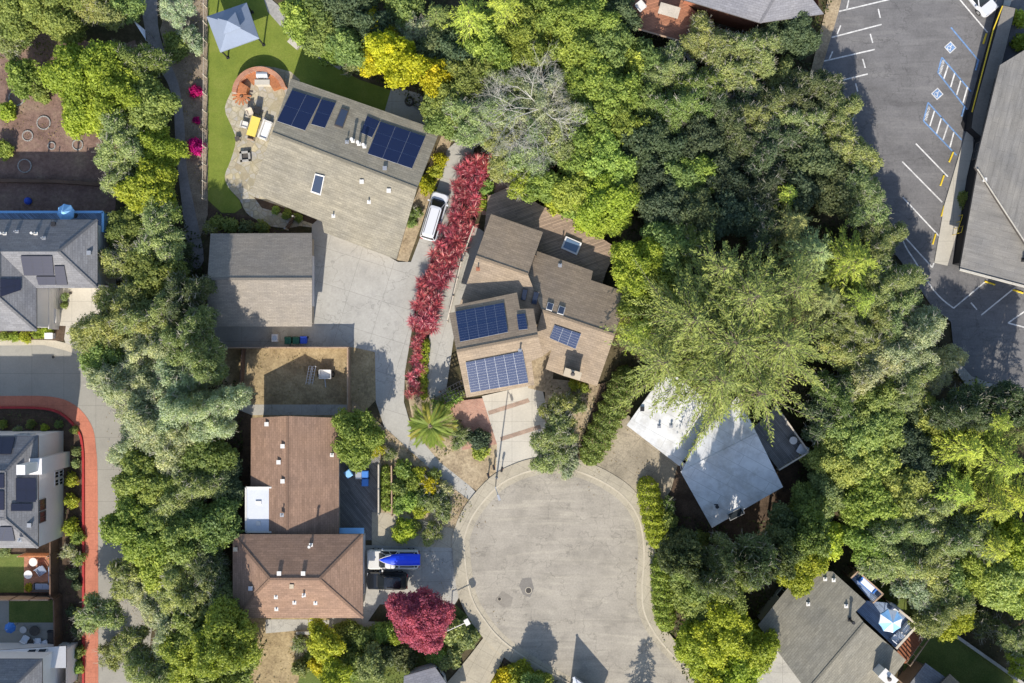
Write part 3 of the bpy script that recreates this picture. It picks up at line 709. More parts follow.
b = MB(); b.box(G(258.5, 502.5, 3.8), (.55, .3, .12)); b.box(G(258.5, 523.5, 3.8), (.4, .4, .12)); b.build('roof_vent', 'trim', o)
b = MB(); b.prism(offset(W(q, 3.65), -.25), 0, 3.65); b.build('sunroom_wall', 'glass', h.o)
b = MB(); b.prism(W([(338, 528), (364, 528), (364, 533.6), (338, 533.6)], 2.6), 2.5, 2.6); b.build('shaded_wall_strip', 'canvas_sky', h.o)  # added light blue strip, standing in for the shaded north wall
# ---- central house
h = House('stepped_roof_house', 'umber shingled house of several stepped roofs with blue panels at the cul-de-sac', 'house', (535, 320))
h.roof({'AN': [(476, 256.5, 4.6), (528, 274.5, 4.6), (543, 232, 3.2), (491, 214)],
        'AS': [(455, 318, 2.9), (476, 256.5, 4.6), (528, 274.5, 4.6), (542, 310.5), (545, 328), (520, 338)],
        'BN': [(542, 310.5, 4.6), (614.7, 335, 4.6), (627.8, 292.4, 3.1), (591, 280), (593, 271), (537, 251), (528, 274.5)],
        'BS': [(542, 310.5, 4.6), (614.7, 335, 4.6), (597, 386, 3.1), (564, 376), (545.5, 369), (551.5, 349.5), (543, 356), (535, 338)]}, 'roof_umber')
h.walls([(491, 214), (543, 232), (537, 251), (592.7, 270.8), (591, 280), (627.8, 292.4), (597, 386), (545.5, 369), (552, 350), (541, 352), (520, 340), (455, 318)], 3.2, 'wall_brown')
h.walls_main = h.foot
for e, t in ((0, .3), (0, .7), (2, .3), (2, .7), (4, .5), (5, .3), (5, .65), (6, .6)): h.window(e, t, 1.5, 1.3, .8)
h.skylight('AS', [(523, 288.5), (528, 289.5), (525.5, 301), (520.5, 300)], 'skyglass', 'darktrim'); h.skylight('AS', [(534, 291), (539.5, 292), (536.5, 305), (531, 304)], 'skyglass', 'darktrim')
h.skylight('BN', [(548, 302), (554, 304), (552, 311), (546, 309)]); h.skylight('BN', [(559.5, 305.5), (565.5, 307.5), (563.5, 315), (557, 313)])
h.vent('BN', 560, 265.5, 'pipe', .5, .06); h.vent('AS', 478, 269, 'pipe', .5, .05, 'wall_red')
h.solar('BS', [(554.5, 325), (581, 334), (575.5, 349), (549.5, 338)], 3, 1, mat='solar_sky_glare')
h.chimney((572.5, 374), (1.5, .6), R_(-17), 2.5, 5.0)
h.polys = []
h.roof({'CN': [(449, 313, 5.55), (456.5, 351, 6.9), (538, 335.5, 6.9), (533.5, 308.5), (520, 309), (517, 292.5), (454.6, 305.5), (455, 312)],
        'CS': [(466.5, 397.5, 5.3), (456.5, 351, 6.9), (538, 335.5, 6.9), (543.5, 356), (531.5, 361), (534.5, 385)]}, 'roof_umber', name='upper_roof')
h.walls([(454.6, 305.5), (517, 292.5), (526, 340), (531, 360), (534.5, 385), (466.5, 397.5)], 5.3, 'wall_tan', .5, name='upper_wall')
h.garage(4, .5, 4.8); h.window(4, .5, 2.0, 1.1, 3.2); h.window(0, .4, 1.6, 1.1, 3.3); h.window(5, .4, 1.2, 1.1, 3.2); h.window(5, .75, 1.2, 1.1, .9)
h.solar('CS', [(465.6, 362.5), (522.6, 351.3), (528.4, 382.6), (470.6, 392.6)], 6, 2, mat='solar_sky_glare')
h.solar('CN', [(455.4, 311.5), (503.7, 302.7), (508, 332), (460, 341.8)], 5, 2, mat='solar_sky_glare')
h.solar('CN', [(516.5, 314.4), (525, 313.4), (527.8, 329), (518.6, 330)], 1, 1, mat='solar_sky_glare')
h.vent('CS', 520, 350.5, 'pipe', .7, .08)
# timber deck behind it, with a square tub
dk = thing('timber_deck', 'wide brown timber deck behind the stepped roof house', 'deck', G(560, 235))
b = MB(); D = [(488, 196), (512, 186), (540, 205), (566, 216), (598, 236), (617, 248), (606, 272), (600, 292), (482, 250)]
b.prism(W(D, .9), .72, .9); b.build('deck_boards', 'deck', dk)
for x, y in D: b = MB(); p = G(x, y, 0); b.box((p.x, p.y, .36), (.14, .14, .72)); b.build('post', 'wood_dark', dk)
t = thing('hot_tub', 'square hot tub with a blue grey cover sunk in the timber deck', 'hot tub', G(571, 245.5, .9))
c4 = [(566, 236), (582, 243), (577, 255), (561, 248)]
b = MB(); b.prism(W(c4, 1.25), .9, 1.22); b.build('shell', 'siding', t)
b = MB(); b.prism(offset(W(c4, 1.25), -.16), 1.2, 1.27); b.build('cover', 'water', t)
# ---- white roofed house under the cedar
h = House('white_roof_house', 'white flat roofed house under the feathery cedar right of the cul-de-sac', 'house', (712, 460))
h.roof({'F': [(626.6, 425.3, 3.5), (679.3, 466, 3.6), (722, 412, 3.8), (667, 369)],
        'S': [(681, 472.5, 5.3), (757, 434, 5.3), (783, 487, 4.4), (712, 527.8)], 'N': [(681, 472.5, 5.3), (757, 434, 5.3), (738, 396, 4.7), (698, 437)]}, 'roof_white')
h.walls([(626.6, 425.3), (679.3, 466), (681, 472.5), (712, 527.8), (783, 487), (735, 396), (722, 412), (667, 369)], 3.6, 'stucco', .5)
for e, t in ((0, .5), (1, .5), (2, .5), (3, .3), (3, .7), (6, .5)): h.window(e, t, 1.5, 1.2, 1.0)
h.garage(6, .5, 4.6)
for x, y in ((659, 426.5), (671, 426)): h.vent('F', x, y, 'pipe', .35, .08)
h.vent('F', 642, 409, 'box', mat='black'); h.vent('S', 716, 506, 'pipe', .6, .12, 'black'); h.vent('S', 715, 507, 'box', mat='trim')
h.skylight('S', [(727, 514.5), (742, 507), (745, 513.5), (730, 521)], 'glass', 'metal')
dk = thing('roof_deck', 'dark grey deck with a pale rail beside the white flat roof', 'deck', G(788, 440))
q = [(750, 431), (776, 406), (809, 452), (779, 470)]
b = MB(); b.prism(W(q, 2.6), 2.4, 2.6); b.build('deck_boards', 'deck_grey', dk)
b = MB()
for i in (1, 2):
    a, c = G(*q[i], 3.5), G(*q[i + 1 if i < 3 else 0], 3.5); b.bar(a, c, .14, .08)
    for k in range(9):
        p = a.lerp(c, k / 8); b.tube((p.x, p.y, 2.5), (p.x, p.y, 3.5), .03, n=4)
b.build('railing', 'wood_pale', dk)
for x, y in q: b = MB(); p = G(x, y, 2.4); b.box((p.x, p.y, 1.2), (.16, .16, 2.4)); b.build('post', 'wood_dark', dk)
# ---- grey house lower right
h = House('grey_house', 'weathered grey roofed house with a parasol terrace at lower right', 'house', (835, 650))
h.roof({'NW': [(864.4, 623, 5.0), (807, 691, 5.0), (758, 625, 3.3), (803, 569), (832.8, 571.7), (866, 601.5), (855.5, 612)],
        'SE': [(864.4, 623, 5.0), (807, 691, 5.0), (850, 735, 3.5), (906, 660)]}, 'roof_olive')
h.walls([(758, 625), (803, 570), (832.8, 571.7), (866, 601.5), (855.5, 612), (906, 660), (850, 735)], 3.4, 'wall_grey', .5)
for e, t in ((0, .5), (0, .2), (2, .5), (4, .6), (4, .3), (5, .4)): h.window(e, t, 1.6, 1.3, .9)
for x, y in ((825, 579), (833.5, 580), (808, 604), (846, 606)): h.vent('NW', x, y, 'pipe', .2, .08, 'trim')
h.vent('NW', 849.5, 619.5, 'pipe', 1.1, .12, 'black'); h.chimney((888, 678), (1.5, .9), R_(-42), 3, 5.8, 'stucco')
dk = thing('terrace', 'terrace tinted blue for shade with pale rail on the corner of the grey house', 'terrace', G(888, 625))
q = [(867, 601), (890, 603), (917.5, 625), (896, 648.5), (856.5, 611)]
b = MB(); b.prism(W(q, 2.8), 2.6, 2.8); b.build('terrace_floor', 'deck_shade_blue', dk)
b = MB()
for i in (1, 2):
    a, c = G(*q[i], 3.75), G(*q[i + 1], 3.75); b.bar(a, c, .22, .1)
    for k in range(9): p = a.lerp(c, k / 8); b.tube((p.x, p.y, 2.7), (p.x, p.y, 3.75), .03, n=4)
b.build('railing', 'wood_pale', dk)
for x, y in q: b = MB(); p = G(x, y, 2.6); b.box((p.x, p.y, 1.3), (.16, .16, 2.6)); b.build('post', 'wood_dark', dk)
dk = thing('balcony', 'small balcony with dark rail behind the grey house', 'balcony', G(866, 587))
q = [(851, 578), (858, 571.5), (883, 594), (873, 603)]
b = MB(); b.prism(W(q, 2.8), 2.6, 2.8); b.build('balcony_floor', 'deck_shade_blue', dk)
b = MB()
for i in (0, 1, 2):
    a, c = G(*q[i], 3.7), G(*q[i + 1], 3.7); b.bar(a, c, .14, .08)
    for k in range(9): p = a.lerp(c, k / 8); b.tube((p.x, p.y, 2.7), (p.x, p.y, 3.7), .03, n=4)
b.build('railing', 'wood', dk)
for x, y in q: b = MB(); p = G(x, y, 2.6); b.box((p.x, p.y, 1.3), (.16, .16, 2.6)); b.build('post', 'wood_dark', dk)
st = thing('outdoor_stairs', 'red brown timber stairs down from the terrace of the grey house', 'stairs', G(912, 642))
a, c = G(900, 655, 2.5), G(925, 620, .2); b = MB(); d = Vector((c.x - a.x, c.y - a.y, 0)).normalized(); rz = math.atan2(d.y, d.x)
for k in range(14): b.box(a.lerp(c, k / 13), (.36, 1.9, .06), rz)
b.build('tread', 'wood_red', st)
b = MB(); n = Vector((-d.y, d.x, 0))
for s_ in (-1, 1):
    b.bar(a + n * s_ + Vector((0, 0, .9)), c + n * s_ + Vector((0, 0, .9)), .1, .1)
    b.bar(a + n * s_ - Vector((0, 0, .12)), c + n * s_ - Vector((0, 0, .12)), .08, .25)
    for k in range(5): p = a.lerp(c, k / 4) + n * s_; b.tube(p, p + Vector((0, 0, .9)), .04, n=4)
b.build('handrail', 'wood', st)
# ---- low house at the bottom right corner
h = House('corner_house', 'house roof of grey and orange slopes at the bottom right corner', 'house', (950, 700))
h.roof({'A': [(925.6, 663, 3.4), (945, 677, 3.4), (925, 706, 3.6), (905, 690)]}, 'roof_grey', name='grey_roof')
h.roof({'B': [(950, 674, 3.6), (984, 705, 3.6), (964, 726, 4.6), (930, 694)], 'C': [(930, 694, 4.6), (964, 726, 4.6), (944, 748, 3.6), (910, 716)]}, 'roof_umber')
h.polys = []; h.roof({'D': [(925, 704, 7.0), (1045, 712, 7.0), (1045, 740, 8.2), (925, 732)], 'E': [(925, 732, 8.2), (1045, 740, 8.2), (1045, 780, 7.0), (925, 772)]}, 'roof_umber', name='upper_roof'); h.walls([(925, 704), (1045, 712), (1045, 780), (925, 772)], 7.0, 'wall_brown', .4, name='upper_wall')
h.walls([(926, 665), (950, 676), (984, 705), (944, 748), (906, 690)], 3.5, 'wall_brown', .4, flat=True)
h.window(1, .5, 1.5, 1.2, 1.0); h.window(2, .5, 1.5, 1.2, 1.0)
# ---- commercial building on the right
h = House('commercial_building', 'long grey roofed commercial building right of the parking lot', 'building', (1010, 170))
h.trim = 'darktrim'
h.roof({'U': [(1000, 65, 4.6), (975, 167, 4.6), (1057, 293, 4.9), (1090, 300), (1090, 10)], 'L': [(960, 268, 4.0), (1057, 293, 4.0), (977.5, 170, 4.5)]}, 'roof_comm', th=.3)
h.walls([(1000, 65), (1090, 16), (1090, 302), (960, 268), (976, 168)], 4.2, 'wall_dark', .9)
for e, t in ((3, .3), (3, .7), (4, .25), (4, .5), (4, .75)): h.window(e, t, 1.6, 1.3, .9, frame='darktrim')
b = MB(); b.bar(G(977.5, 169, 4.75), G(1030, 250, 4.75), .1, .08); b.bar(G(959.5, 269.5, 4.02), G(1060, 296, 4.02), .2, .2); b.build('flashing', 'conc_lt', h.o)
h.vent('L', 1023, 260, 'pipe', .5, .12, 'black'); h.vent('L', 984, 180, 'box', mat='trim')
# raised walkway with black retaining wall
w = thing('raised_walkway', 'raised grey walkway with a black retaining wall between parking lot and building', 'walkway', G(980, 75))
q = [(1003, 5), (1016, 8), (1001, 70), (984, 140), (971, 128), (973, 112)]
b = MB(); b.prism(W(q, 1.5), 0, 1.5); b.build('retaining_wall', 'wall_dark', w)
b = MB(); b.sheet(offset(W(q, 1.5), -.05), 1.505); b.build('walking_surface', 'patch', w)
b = MB(); P = [(1002.5, 6), (993.5, 29), (972, 112)]
for i in range(2): b.bar(G(*P[i], 1.53), G(*P[i + 1], 1.53), .1, .06)
b.build('edge_strip', 'paint_yellow', w)
b = MB(); b.prism(W([(961, 124), (966, 110), (974, 109), (971, 130), (964, 131)], .25), .2, .25); b.build('dark_recess_patch', 'wall_dark', w)  # near-black slab paints the darkness of a shaded recess
ground('pavement', [(1008, -20), (1016, -20), (1004, 22), (996, 32), (992, 28), (1001, 8)], 'conc_lt', z=.34)
# ---- house at the top with a red deck
h = House('top_house', 'house with shaded blue grey roof and red brown wall at the top edge', 'house', (750, 0))
h.roof({'S': [(681, -1, 4.6), (760, 23, 4.6), (790, -30, 6.6), (700, -50)], 'E': [(760, 23, 4.6), (824, 14, 4.4), (790, -30, 6.6)]}, 'roof_blue')
h.walls([(681, -1), (760, 23), (824, 14), (826, -60), (690, -60)], 4.6, 'wall_red', .5)
h.window(3, .3, 1.6, 1.2, 1.0); h.window(3, .6, 1.6, 1.2, 1.0)
dk = thing('red_deck', 'red brown timber deck with a rail on the left of the top house', 'deck', G(665, 15))
q = [(628, -20), (629, 12), (638, 29), (680, 41), (708, 22), (681, -1), (690, -20)]
b = MB(); b.prism(W(q, 2.4), 2.2, 2.4); b.build('deck_boards', 'deck_red', dk)
b = MB()
for i in (0, 1, 2, 3):
    a, c = G(*q[i], 3.3), G(*q[i + 1], 3.3); b.bar(a, c, .14, .08)
    for k in range(9): p = a.lerp(c, k / 8); b.tube((p.x, p.y, 2.3), (p.x, p.y, 3.3), .03, n=4)
b.build('railing', 'wood', dk)
for x, y in q: b = MB(); p = G(x, y, 2.2); b.box((p.x, p.y, 1.1), (.16, .16, 2.2)); b.build('post', 'wood_dark', dk)
# ---- townhouses on the left
h = House('townhouse', 'slate grey hip roofed townhouse with a blue parasol terrace, uppermost of the left row', 'house', (40, 260))
EV, RD = 5.5, 7.3
h.roof({'N': [(-60, 219.5, EV), (97.5, 219.5, EV), (58.5, 251.5, RD), (-60, 251.5)], 'E': [(97.5, 219.5, EV), (97.5, 288, EV), (58.5, 251.5, RD)],
        'S': [(58.5, 251.5, RD), (97.5, 288, EV), (36.5, 288, EV), (-1, 251.5, RD)], 'WE': [(36.5, 288, EV), (36.5, 331, EV), (-1, 298, RD), (-1, 251.5, RD)],
        'WS': [(36.5, 331, EV), (-1, 298, RD), (-38, 331, EV)], 'WW': [(-1, 298, RD), (-38, 331, EV), (-60, 260, EV), (-1, 251.5, RD)]}, 'roof_grey')
h.walls([(-60, 219.5), (97.5, 219.5), (97.5, 288), (36.5, 288), (36.5, 331), (-38, 331), (-60, 300)], EV, 'siding', .4)
h.window(0, .7, 1.6, 1.2, 3.4); h.window(0, .88, 1.2, 1.2, 3.4)
for sl in (1.0, 3.5): h.window(1, .3, 1.4, 1.2, sl, frame='darktrim'); h.window(1, .7, 1.4, 1.2, sl, frame='darktrim'); h.window(3, .5, 1.2, 1.2, sl)
h.garage(2, .5, 4.4)
h.solar('S', [(20.5, 256), (52, 256), (54, 275.5), (24, 275.5)], 3, 1, mat='solar_black'); h.solar('S', [(54, 266), (64, 266), (67.5, 285), (56.5, 285)], 1, 1, mat='solar_black'); h.solar('S', [(36, 276.5), (55.5, 276.5), (56, 285), (38.5, 285)], 2, 1, mat='solar_black')
h.solar('WE', [(0, 279), (21, 279), (21, 290), (0, 297)], 3, 2, mat='solar_black')
for x, y in ((5, 234), (36, 234)): h.vent('N', x, y, 'pipe', .9, .09, 'trim')
for x, y in ((17, 232), (44, 238.5)): h.vent('N', x, y, 'pipe', .5, .05)
h.vent('N', 54, 224, 'box', mat='black'); h.vent('E', 89.5, 253, 'box', mat='metal')
dk = thing('terrace', 'terrace with rail tinted blue for shade along the back of the uppermost townhouse', 'terrace', G(45, 216))
q = [(-60, 212), (103, 212), (103, 232), (96, 232), (96, 219), (-60, 219)]
b = MB(); b.prism(W(q, 2.7), 2.5, 2.7); b.build('terrace_floor', 'deck_shade_blue', dk)
b = MB()
for a, c in ((q[0], q[1]), (q[1], q[2])):
    a, c = G(*a, 3.7), G(*c, 3.7); b.bar(a, c, .22, .12)
    for k in range(30): p = a.lerp(c, k / 29); b.tube((p.x, p.y, 2.6), (p.x, p.y, 3.7), .03, n=4)
b.build('railing', 'canvas_sky', dk)  # light blue on this rail paints in its shade
for x, y in q: b = MB(); p = G(x, y, 2.5); b.box((p.x, p.y, 1.25), (.2, .2, 2.5)); b.build('post', 'siding', dk)
h = House('townhouse', 'pale townhouse with black roof panels and six square windows facing the red path', 'house', (20, 490))
h.roof({'E': [(38, 435.5, EV), (38, 548, EV), (5, 519, RD), (5, 472, RD)],
        'NN': [(38, 435.5, EV), (5, 472, RD), (-60, 472, RD), (-60, 435.5)], 'S': [(5, 519, RD), (38, 548, EV), (-60, 548, EV), (-60, 519)], 'Wt': [(5, 519, RD), (5, 472, RD), (-60, 472, RD), (-60, 519)]}, 'roof_grey')
h.walls([(-60, 435.5), (38, 435.5), (38, 548), (-60, 548)], EV, 'siding', .05)
F = h.foot
i0 = max(range(4), key=lambda i: F[i][0] + F[(i + 1) % 4][0])
for t in (.3, .375, .45):
    h.window(i0, 1 - t - .02, .55, .75, 1.2, frame='trim'); 
for t in (.3, .375, .45): h.window(i0, 1 - t - .02, .55, .75, .25, frame='trim')
for t in (.63, .74): h.window(i0, 1 - t, .9, 1.1, 4.0, frame='darktrim')
h.window(i0 + 1, .2, 1.4, 1.1, 3.6)
h.solar('E', [(16, 478), (36, 478), (36, 502), (16, 502)], 2, 2, mat='solar_black'); h.solar('NN', [(-8, 437), (15, 437), (11, 454), (-8, 454)], 2, 1, mat='solar_black')
h.solar('E', [(11, 503.5), (32, 503.5), (32, 511), (11, 511)], 2, 1, mat='solar_black'); h.solar('S', [(0, 527), (12, 527), (15, 541), (-12, 541)], 2, 1, mat='solar_black')
h.solar('Wt', [(-12, 474), (4, 474), (4, 488), (-12, 488)], 2, 1, mat='solar_black'); h.solar('Wt', [(-12, 491), (4, 491), (4, 510), (-12, 510)], 2, 1, mat='solar_black')
h.vent('E', 20, 466.5, 'box', mat='trim'); h.vent('E', 30, 525, 'box', mat='metal'); h.vent('E', 20, 540, 'pipe', .3, .06)
b = MB(); c = G(64, 459); b.box((c.x, c.y, 3), (1.2, 1.5, 6)); b.box((c.x - .15, c.y, 7.2), (.8, .9, 2.6)); b.build('chimney', 'siding', h.o)
h = House('townhouse', 'white townhouse with skylit lower roof beside two paved patios, bottom of the left row', 'house', (10, 690))
h.roof({'N': [(-60, 659, EV), (42, 659, EV), (10, 690, RD), (-60, 690)], 'E': [(42, 659, EV), (42, 760, EV), (10, 730, RD), (10, 690, RD)], 'S': [(42, 760, EV), (10, 730, RD), (-60, 730, RD), (-60, 760, EV)], 'Wt': [(10, 730, RD), (10, 690, RD), (-60, 690, RD), (-60, 730)]}, 'roof_grey')
h.walls([(-60, 659), (42, 659), (42, 760), (-60, 760)], EV, 'siding', .05)
h.window(0, .75, 1.4, 1.1, 3.6); h.window(1, .3, .6, 1.0, 3.9, frame='darktrim'); h.window(1, .6, .6, 1.0, 3.9, frame='darktrim')
h.polys = []; h.roof({'P': [(-30, 652, 2.9), (66, 646, 2.9), (66, 668, 3.6), (-30, 668)]}, 'siding', name='porch_roof')
h.skylight('P', [(29, 649.5), (37, 649), (35.5, 652.5), (26, 652.5)], 'glass'); h.skylight('P', [(39, 649), (47.5, 648.5), (45.5, 652.5), (37, 652.5)], 'glass')
h.walls([(-30, 654), (66, 650), (66, 690), (-30, 690)], 2.9, 'siding', .1, name='porch_wall')
# ---- roof corner at the bottom, and the neighbour across the cul-de-sac
h = House('shaded_house', 'shaded blue grey roof cut by the bottom edge below the red leafed tree', 'house', (400, 720))
h.roof({'N': [(404, 676, 3.2), (435, 667, 3.2), (400, 740, 4.6)][0:2] + [(447, 684, 3.3), (458, 740), (400, 740)]}, 'roof_blue')
h.walls([(404, 676), (435, 667), (447, 684), (458, 740), (400, 740)], 3.2, 'stucco', .4); h.window(2, .5, 1.2, 1.0, 1.0)
h = House('bottom_house', 'pale house roof just showing at the bottom edge below the cul-de-sac', 'house', (590, 730))
h.roof({'W': [(573.5, 677, 2.7), (566, 730, 2.0), (596, 742, 2.7)], 'E': [(573.5, 677, 2.7), (596, 742, 2.7), (607, 701, 1.9)]}, 'translucent')
h.walls([(573.5, 676), (567, 730), (596, 742), (606, 701)], 1.9, 'siding', .3); h.window(2, .5, 1.2, 1.0, 1.0)
# ================================================================== THINGS
def parasol(name, label, px, py, h, r, m1, m2=None, base=0.0):
    t = thing(name, label, 'parasol', G(px, py, h) - Vector((0, 0, h - base))); c = G(px, py, h); b = MB()
    for k in range(8):
        a0, a1 = 2 * PI * k / 8 + .2, 2 * PI * (k + 1) / 8 + .2
        p0, p1 = Vector((c.x + r * math.cos(a0), c.y + r * math.sin(a0), h - .35)), Vector((c.x + r * math.cos(a1), c.y + r * math.sin(a1), h - .35))
        mid = (p0 + p1) / 2 * .96 + Vector((c.x, c.y, h - .35)) * .04; top = Vector((c.x, c.y, h + .25)); mi = (k % 2) if m2 else 0
        for q in ((p0, mid, top), (mid, p1, top)): b.face(q, mi)
        for q in ((p0, mid), (mid, p1)): b.face([q[0] - Vector((0, 0, .16)), q[1] - Vector((0, 0, .16)), q[1], q[0]], mi)
    b.build('canopy', [m1, m2 or m1], t)
    b = MB(); b.tube((c.x, c.y, base), (c.x, c.y, h + .33), .035, n=8); b.build('pole', 'metal', t)
    b = MB(); b.tube((c.x, c.y, base), (c.x, c.y, base + .09), .32, .25, n=14); b.build('base', 'iron', t)
    b = MB()
    for k in range(8):
        a0 = 2 * PI * k / 8 + .2; b.tube((c.x, c.y, h + .18), (c.x + r * math.cos(a0), c.y + r * math.sin(a0), h - .39), .015, n=4)
    b.build('rib', 'metal', t); return t
parasol('parasol', 'plain blue parasol at the rail of the uppermost left townhouse terrace', 64, 212, 5.0, 0.85, 'canvas_sky', None, 2.7)
parasol('parasol', 'blue and white striped parasol on the terrace of the grey house', 892, 622, 5.0, 1.15, 'canvas_sky', 'canvas_white', 2.8)
parasol('parasol', 'bright blue parasol on the bottom left townhouse patio', 8, 629, 2.4, 0.55, 'canvas_blue')
# gazebo
t = thing('gazebo', 'gazebo with a grey blue two-tier canopy on the turf lawn', 'gazebo', G(234, 27))
cs = [(206.5, 16.5), (246.5, 2.5), (259, 38), (220, 52)]
P = [G(x, y, 2.5) for x, y in cs]; c = sum(P, Vector()) / 4
b = MB(); I = [p.lerp(c, .68) + Vector((0, 0, .95)) for p in P]
for k in range(4):
    j = (k + 1) % 4; b.face([P[k], P[j], I[j], I[k]]); dz = Vector((0, 0, .22)); b.face([P[k] - dz, P[j] - dz, P[j], P[k]])
b.build('canopy', 'canvas_grey', t)
b = MB(); J = [p.lerp(c, .56) + Vector((0, 0, 1.28)) for p in P]; top = c + Vector((0, 0, 1.95))
for k in range(4):
    j = (k + 1) % 4; b.face([J[k], J[j], top]); dz = Vector((0, 0, .1)); b.face([J[k] - dz, J[j] - dz, J[j], J[k]])
b.build('vent_cap', 'canvas_grey', t)
for p in P:
    b = MB(); q = p.lerp(c, .06); b.box((q.x, q.y, 1.25), (.12, .12, 2.5), .35); b.box((q.x, q.y, .05), (.3, .3, .1), .35); b.build('post', 'black', t)
b = MB()
for k in range(4): b.bar(P[k].lerp(c, .06) - Vector((0, 0, .1)), P[(k + 1) % 4].lerp(c, .06) - Vector((0, 0, .1)), .08, .1)
b.build('frame', 'black', t)
# generic garden furniture
def table(name, label, px, py, w, d, rz, mat, h=.75, base=0.0, cat='table', leg='black'):
    g = G(px, py, base); t = thing(name, label, cat, g); b = MB(); b.box((g.x, g.y, base + h), (w, d, .06), rz)
    b.box((g.x, g.y, base + h - .07), (w * .9, d * .9, .07), rz); b.build('tabletop', mat, t); R = Matrix.Rotation(rz, 3, 'Z')
    for sx in (-1, 1):
        for sy in (-1, 1):
            q = R @ Vector((sx * w * .42, sy * d * .42, 0)); l = MB(); l.tube((g.x + q.x, g.y + q.y, base), (g.x + q.x, g.y + q.y, base + h - .05), .035, n=5); l.build('leg', leg, t)
    return t
def chair(name, label, px, py, rz, mat, base=0.0, w=.6, group=None):
    g = G(px, py, base); t = thing(name, label, 'chair', g, group); R = Matrix.Rotation(rz, 3, 'Z'); at = lambda x, y, z: g + R @ Vector((x, y, z))
    b = MB(); b.box(at(0, 0, .43), (w, w, .09), rz); b.build('seat', mat, t)
    b = MB(); b.box(at(0, w * .48, .68), (w, .07, .5), rz); b.build('backrest', mat, t)
    for s_ in (-1, 1): b = MB(); b.box(at(s_ * w * .5, 0, .62), (.06, w, .05), rz); b.build('armrest', mat, t)
    for sx in (-1, 1):
        for sy in (-1, 1): l = MB(); q = at(sx * w * .48, sy * w * .44, 0); l.tube(q, q + Vector((0, 0, .62)), .025, n=5); l.build('leg', 'black', t)
    return t
def sofa(name, label, px, py, w, d, rz, mat, cush, base=0.0):
    g = G(px, py, base); t = thing(name, label, 'sofa', g); R = Matrix.Rotation(rz, 3, 'Z'); at = lambda x, y, z: g + R @ Vector((x, y, z))
    b = MB(); b.box(at(0, 0, .2), (w, d, .36), rz); b.build('base', mat, t)
    b = MB(); b.box(at(0, d * .42, .55), (w, .16, .5), rz); b.build('backrest', mat, t)
    for s_ in (-1, 1): b = MB(); b.box(at(s_ * w * .46, -d * .05, .5), (.14, d * .8, .26), rz); b.build('armrest', mat, t)
    n = max(1, int(w / .75))
    for k in range(n): b = MB(); b.box(at((k - (n - 1) / 2) * (w * .82 / n), -d * .06, .45), (w * .8 / n, d * .72, .12), rz); b.build('cushion', cush, t)
    return t
table('patio_table', 'yellow oblong table on the flagstone patio', 255.5, 128, .9, 1.95, R_(-17), 'yellow')
sofa('garden_sofa', 'white cushioned bench by the tan house wall on the flagstone patio', 266.5, 131, 1.9, .85, R_(70), 'trim', 'canvas_white')
chair('patio_chair', 'white chair left of the yellow table', 246, 126, R_(75), 'trim'); chair('patio_chair', 'dark chair above the yellow table', 258.5, 111.5, R_(-15), 'black')
chair('patio_chair', 'brown wicker chair below the yellow table', 252.5, 138, R_(170), 'wood'); chair('patio_chair', 'pale chair between brick seat wall and yellow table', 251, 113, R_(20), 'wood_pale')
table('side_table', 'small dark side table at the turf edge of the flagstone patio', 238.5, 139.5, .45, .45, .3, 'iron', .45)
t = thing('fire_pit', 'square stone fire pit in the lower flagstone patio', 'fire pit', G(246, 157)); g = G(246, 157); b = MB()
for k in range(4):
    a = k * PI / 2 + .1; b.box((g.x + .42 * math.cos(a), g.y + .42 * math.sin(a), .2), (.2, 1.04, .4), a)
b.build('stone_rim', 'stone', t); b = MB(); b.tube((g.x, g.y, 0.02), (g.x, g.y, .25), .34, n=12); b.build('fire_bowl', 'iron', t)
t = thing('fire_ring', 'round black ring with pale middle on the side patio beside the golden tree', 'fire ring', G(409.5, 102)); g = G(409.5, 102); b = MB()
for k in range(16): a = 2 * PI * k / 16; b.box((g.x + .38 * math.cos(a), g.y + .38 * math.sin(a), .2), (.16, .17, .35), a)
b.build('rim', 'iron', t); b = MB(); b.tube(g, g + Vector((0, 0, .12)), .32, n=14); b.build('ash_bed', 'stone', t)
# curved brick seat wall with outdoor kitchen
ctr = G(262, 96); t = thing('brick_seat_wall', 'curved orange brick wall and counter round the top of the flagstone patio', 'wall', G(262, 73))
b = MB()
arc = lambda r, a: (ctr.x + r * math.cos(a), ctr.y + r * math.sin(a) * .98)
A0, A1 = R_(15), R_(178); n = 22
for k in range(n):
    a, c = A0 + (A1 - A0) * k / n, A0 + (A1 - A0) * (k + 1) / n
    b.prism([arc(2.25, a), arc(2.7, a), arc(2.7, c), arc(2.25, c)], 0, 1.15)
b.build('wall', 'terracotta', t)
b = MB()
for lo, hi in ((R_(20), R_(62)), (R_(96), R_(128)), (R_(148), R_(178))):
    m = 6
    for k in range(m):
        a, c = lo + (hi - lo) * k / m, lo + (hi - lo) * (k + 1) / m
        b.prism([arc(1.35, a), arc(2.245, a), arc(2.245, c), arc(1.35, c)], 0, .85)
b.build('counter', 'orange', t)
t = thing('barbecue', 'steel barbecue built into the curved brick wall', 'barbecue', G(264.5, 77)); g = G(264.5, 77, 0); b = MB()
b.box((g.x, g.y, .45), (1.2, .75, .9)); b.build('cabinet', 'metal', t); b = MB()
